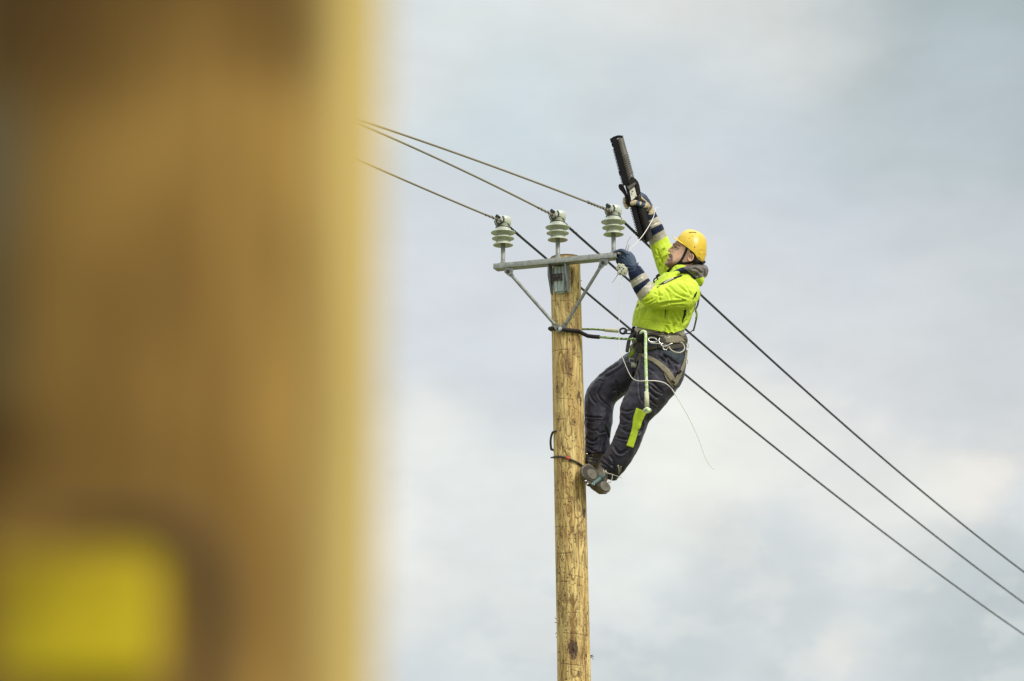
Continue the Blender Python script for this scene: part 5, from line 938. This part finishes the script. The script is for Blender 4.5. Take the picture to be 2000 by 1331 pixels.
q = MB(); carab(q, 1228, 648.5, -4, 9, 3.6, 2, 1.4); q.build('carabiner', M['iron'], rope)
tail = empty('rope_tail', P(np.array([[1264, 800, -75]]))[0], 'pale green rope end hanging from the waist with a knot at the thigh', 'rope')
q = MB(); tube_p(q, [(1251, 652, -74), (1254, 648, -78), (1259, 648.5, -80), (1261, 654, -81), (1261, 680, -82), (1262, 730, -84), (1263.5, 766, -82), (1263.8, 798, -80)], 2.9, 12, 0, 6); q.build('rope', M['rope_light'], tail)
q = MB(); tube_p(q, [(1262, 765, -83), (1262.6, 796, -81)], 3.5, 10, 0, 2); tube_p(q, [(1265.4, 767, -82), (1266, 797, -80)], 2.0, 8, 0, 2); q.build('doubled_end', M['rope_plain'], tail)
q = MB(); tube_p(q, [(1264 + 5.0 * math.cos(a) * (1 + .2 * math.cos(2 * a)), 802 + 3.6 * math.sin(2 * a * .5) , -82 + 4 * math.sin(a)) for a in np.linspace(0, 4 * np.pi, 33)], 2.5, 10, 0, 1); tube_p(q, [(1262, 798, -84), (1267, 803, -86), (1262, 806, -82)], 2.6, 8); q.build('knot', M['rope_light'], tail)

# ------------------------------------------------------------------ insulating cover held up in the far hand
cov = empty('conductor_cover', P(np.array([[1230, 475, 26]]))[0], 'long black ribbed plastic conductor cover held up in the raised far hand', 'insulating cover')
a0 = np.array([1203., 268.]); a1 = np.array([1257., 473.]); ax2 = unit(a1 - a0); px2 = np.array([-ax2[1], ax2[0]]); px2 = px2 if px2[0] > 0 else -px2   # across, to the right
CL = np.linalg.norm(a1 - a0)
def cv(t, x, d): p = a0 + ax2 * t + px2 * x; return (p[0], p[1], d)
def cbox(mb, t0, t1, x0, x1, d0, d1, mat_=0, sk0=0, bev=.25, bend=0):
    """slab along the cover's axis between t0..t1, across x0..x1"""
    q8 = []
    for d in (d0, d1):
        q8 += [cv(t0 + sk0, x0, d), cv(t0, x1, d), cv(t1, x1, d), cv(t1 + sk0, x0, d)]
    V_ = P(np.array(q8)); mb.add(V_, [(0, 1, 2, 3), (7, 6, 5, 4), (0, 4, 5, 1), (1, 5, 6, 2), (2, 6, 7, 3), (3, 7, 4, 0)], mat_)
D0 = 14
# spine with a row of teeth down the left edge, upper and lower halves
q = MB(); cbox(q, 2, 96, -10.5, 1, D0 - 1, D0 + 20); cbox(q, 96, CL - 4, -7, 3, D0 - 2, D0 + 20)
for i in range(26):
    t = 22 + i * 2.9
    if t < 96: cbox(q, t, t + 1.7, -12.6, -10, D0 + 6, D0 + 16)
for i in range(26):
    t = 122 + i * 3.2
    if t < CL - 8: cbox(q, t, t + 1.8, -9.4, -6.5, D0 + 6, D0 + 16)
cbox(q, 0, 3.5, -12.5, -2, D0 + 2, D0 + 20); cbox(q, 10, 17, -12, -10, D0 + 6, D0 + 14); cbox(q, 66, 74, -12.5, -10, D0 + 6, D0 + 14)
q2 = [cv(t, x, 0)[:2] for t, x in ((9, -12.4), (1.5, -12.4), (-1.6, -6), (-2.4, 2), (-1.6, 8), (1, 12.6), (4, 12.8), (3, 6), (4, 1), (9, 1))]
A_ = [(x, y, D0 + 1) for x, y in q2] + [(x, y, D0 + 24) for x, y in q2]; n_ = len(q2); q.add(P(np.array(A_)), [tuple(range(n_)), tuple(range(2 * n_ - 1, n_ - 1, -1))] + [(i, n_ + i, n_ + (i + 1) % n_, (i + 1) % n_) for i in range(n_)])
co = q.build('toothed_spine', M['cover'], cov, smooth=False)
# upper half tube, ribbed
def half_tube(t0, t1, xc, r0, r1, dc, n_r, rib, mat_, nm, flare=0):
    q_ = MB(); pts = []; m_ = 120
    for t in np.linspace(t0, t1, m_):
        k = (t - t0) / (t1 - t0); r = r0 + (r1 - r0) * k; rb = 0
        if rib[0] < t < rib[1]: rb = 1.2 * (1 if ((t - rib[0]) % rib[2]) / rib[2] < .55 else -0.35)
        pts.append((t, r + rb, 0))
    th_ = np.linspace(R(-100), R(120), 22); rows_ = []
    for (t, r, _) in pts:
        rows_.append([cv(t + 3.2 * math.sin(a) * -1.0, xc + r * math.sin(a), dc - r * math.cos(a)) for a in th_])
    inn = []
    for (t, r, _) in pts: inn.append([cv(t + 3.2 * math.sin(a) * -1.0, xc + (r - 1.6) * math.sin(a), dc - (r - 1.6) * math.cos(a)) for a in th_])
    A_ = np.array(rows_); B_ = np.array(inn); n_ = len(th_); k_ = m_ * n_; V_ = P(np.concatenate([A_.reshape(-1, 3), B_.reshape(-1, 3)])); Fs_ = []
    for i in range(m_ - 1):
        for j in range(n_ - 1): a = i * n_ + j; Fs_ += [(a, a + 1, a + n_ + 1, a + n_), (k_ + a, k_ + a + n_, k_ + a + n_ + 1, k_ + a + 1)]
        for j in (0, n_ - 1): a = i * n_ + j; Fs_.append((a, a + n_, k_ + a + n_, k_ + a))
    for i in (0, m_ - 1):
        for j in range(n_ - 1): a = i * n_ + j; Fs_.append((a, k_ + a, k_ + a + 1, a + 1))
    q_.add(V_, Fs_); return q_.build(nm, M[mat_], cov, autos=40)
half_tube(3, 100, 6.5, 7.6, 8.0, D0 + 9, 12, (38, 82, 4.4), 'cover_grey', 'ribbed_half_tube')
half_tube(124, CL + 1, 11, 9.4, 9.0, D0 + 9, 20, (134, CL - 16, 4.6), 'cover_mid', 'ribbed_half_tube')
# hub with sloped shoulders, sticker and latch
q = MB(); poly = [(1229, 352), (1232.5, 346), (1237, 346.5), (1242, 350), (1246.5, 355.5), (1249, 363), (1251.5, 377), (1248, 382), (1234, 394.5), (1230.5, 392), (1224, 365.5)]
def uvprism(mb, poly, d0, d1, mat_=0, taper=1.0, sh=(0, 0)):
    c_ = np.mean(poly, 0); A_ = np.array([(x, y, d0) for x, y in poly]); B_ = np.array([(c_[0] + (x - c_[0]) * taper + sh[0], c_[1] + (y - c_[1]) * taper + sh[1], d1) for x, y in poly]); n_ = len(poly)
    mb.add(P(np.vstack([A_, B_])), [tuple(range(n_)), tuple(range(2 * n_ - 1, n_ - 1, -1))] + [(i, n_ + i, n_ + (i + 1) % n_, (i + 1) % n_) for i in range(n_)], mat_)
uvprism(q, poly, D0 - 1, D0 + 26); uvprism(q, [(1241, 360), (1245, 358), (1250.5, 377.5), (1245, 381.5)], D0 - 4, D0, 0); hb = q.build('hub', M['cover_mid'], cov, smooth=False)
q = MB(); uvprism(q, [(1224.5, 365), (1235, 359.5), (1240, 356), (1243, 358.5), (1240, 362), (1229, 372)], D0 - 5, D0 - 1); q.build('shoulder', M['cover_grey'], hb, smooth=False)
q = MB(); uvprism(q, [(1229.6, 373), (1239.2, 365.2), (1244.2, 383.6), (1233.2, 392.6)], D0 - 2.2, D0 - 1.2); st_ = q.build('sticker', M['label'], hb, smooth=False)
q = MB()
for pl in ([(1233.6, 373.6), (1235.2, 372.2), (1236.0, 374.8), (1234.4, 376.2)], [(1232.8, 377.6), (1234.2, 376.6), (1235.2, 380.6), (1233.8, 381.8)], [(1240, 384), (1241.6, 382.6), (1242.2, 384.8), (1240.6, 386.2)], [(1234.2, 375.4), (1237, 373), (1237.2, 373.8), (1234.4, 376.4)]): uvprism(q, pl, D0 - 2.7, D0 - 2.1)
q.build('sticker_print', M['ink'], st_, smooth=False)
q = MB(); uvprism(q, [(1207.5, 363.5), (1209.5, 360), (1213, 359.5), (1218, 363), (1223, 374), (1230, 394), (1228, 402), (1223.5, 392), (1219, 381), (1213.5, 374), (1209.5, 370)], D0 + 2, D0 + 18); q.build('latch', M['cover'], cov, smooth=False)

# ------------------------------------------------------------------ small wires and the clamp in the near hand
clamp = empty('connector_clamp', P(np.array([[1215, 538, -90]]))[0], 'small cream plastic clamp block hanging below the gloved near hand', 'clamp')
q = MB(); X2 = unit(RIGHT * .93 + UP * -.35); Y2 = unit(np.cross(X2, FWD)) 
for (du, dv, hw, hh, dd) in ((-5, -5, 5, 6.5, 5), (4.5, 3, 5.2, 8.5, 6), (-4, 6, 4.5, 4.5, 4), (1.5, -7, 3, 4, 5), (8.5, 5, 2.6, 6, 4)): box_w(q, P(np.array([[1214.5 + du, 527 + dv, -94]]))[0], [X2, FWD, Y2], np.array([hw, dd, hh]) * S, bev=.4)
cl = q.build('block', M['clamp'], clamp, autos=40)
q = MB()
for (x, y, r) in ((1210, 523, 1.6), (1213.5, 529.5, 1.4), (1218, 525, 1.2), (1211, 535, 1.3), (1220, 534, 1.4), (1208.5, 519, 1.1)): lathe_w(q, P(np.array([[x, y, -100.5]]))[0], [(0, 0), (r, 0), (r, .8), (0, .8)], 10, axis=-FWD)
q.build('screw', M['rust'], cl)
q = MB(); tube_p(q, [(1217, 540, -94), (1213.5, 548, -94), (1211.5, 575, -94), (1210, 610, -94), (1208.6, 640, -94), (1209.5, 668, -92), (1213, 690, -94), (1219.5, 708, -94), (1228, 728, -92), (1236, 740, -92), (1248, 744.5, -94), (1264, 744, -94), (1282, 744.5, -90), (1297, 748, -82), (1306, 754, -74), (1312, 760, -60)], [.65] * 11 + [.95] * 5, 8, 0, 6)
w1 = tag(q.build('white_wire', M['white_wire']), 'long white wire falling from the clamp across the thigh and below', 'wire')
q = MB(); tube_p(q, [(1312, 760, -60), (1324, 779, -56), (1342, 810, -50), (1356, 838, -44), (1367, 864, -40), (1376, 890, -36), (1385, 907, -32), (1395, 917.5, -30)], [1.0, .8, .75, .7, .65, .6], 6, 0, 6); q.build('thin_tail', M['white_wire'], w1)
q = MB(); tube_p(q, [(1288, 405.5, -20), (1281, 407, -26), (1279, 414, -30), (1276, 425, -40), (1268, 441, -60), (1255, 461, -76), (1243, 475, -84), (1233, 485, -90), (1228, 493, -92), (1224, 499, -92)], [.5, .5, .5, .65, .75, .75, .6, .5, .5], 8, 0, 6); tag(q.build('white_wire', M['white_wire']), 'short white wire rising from the near glove across the raised sleeve', 'wire')
q = MB(); tube_p(q, [(1233, 462, -86), (1227, 470, -88), (1223.5, 482, -92), (1221, 491, -92)], [.5, .6, .9, 1.2], 6); tube_p(q, [(1228.5, 478, -88), (1227, 485, -90), (1224.5, 493, -92)], [.9, 1.0, 1.2], 6); tag(q.build('wire_strands', M['tie_light']), 'pair of short bare wire ends sticking up from the near glove', 'wire')
q = MB(); tube_p(q, [(1207, 536, -94), (1202, 544, -94), (1196, 552.5, -94)], [.7, .6, .45], 6); tag(q.build('wire_strands', M['tie_light']), 'short bare wire end pointing down from the cream clamp', 'wire')
print('verts', sum(len(o.data.vertices) for o in bpy.data.objects if o.type == 'MESH'))
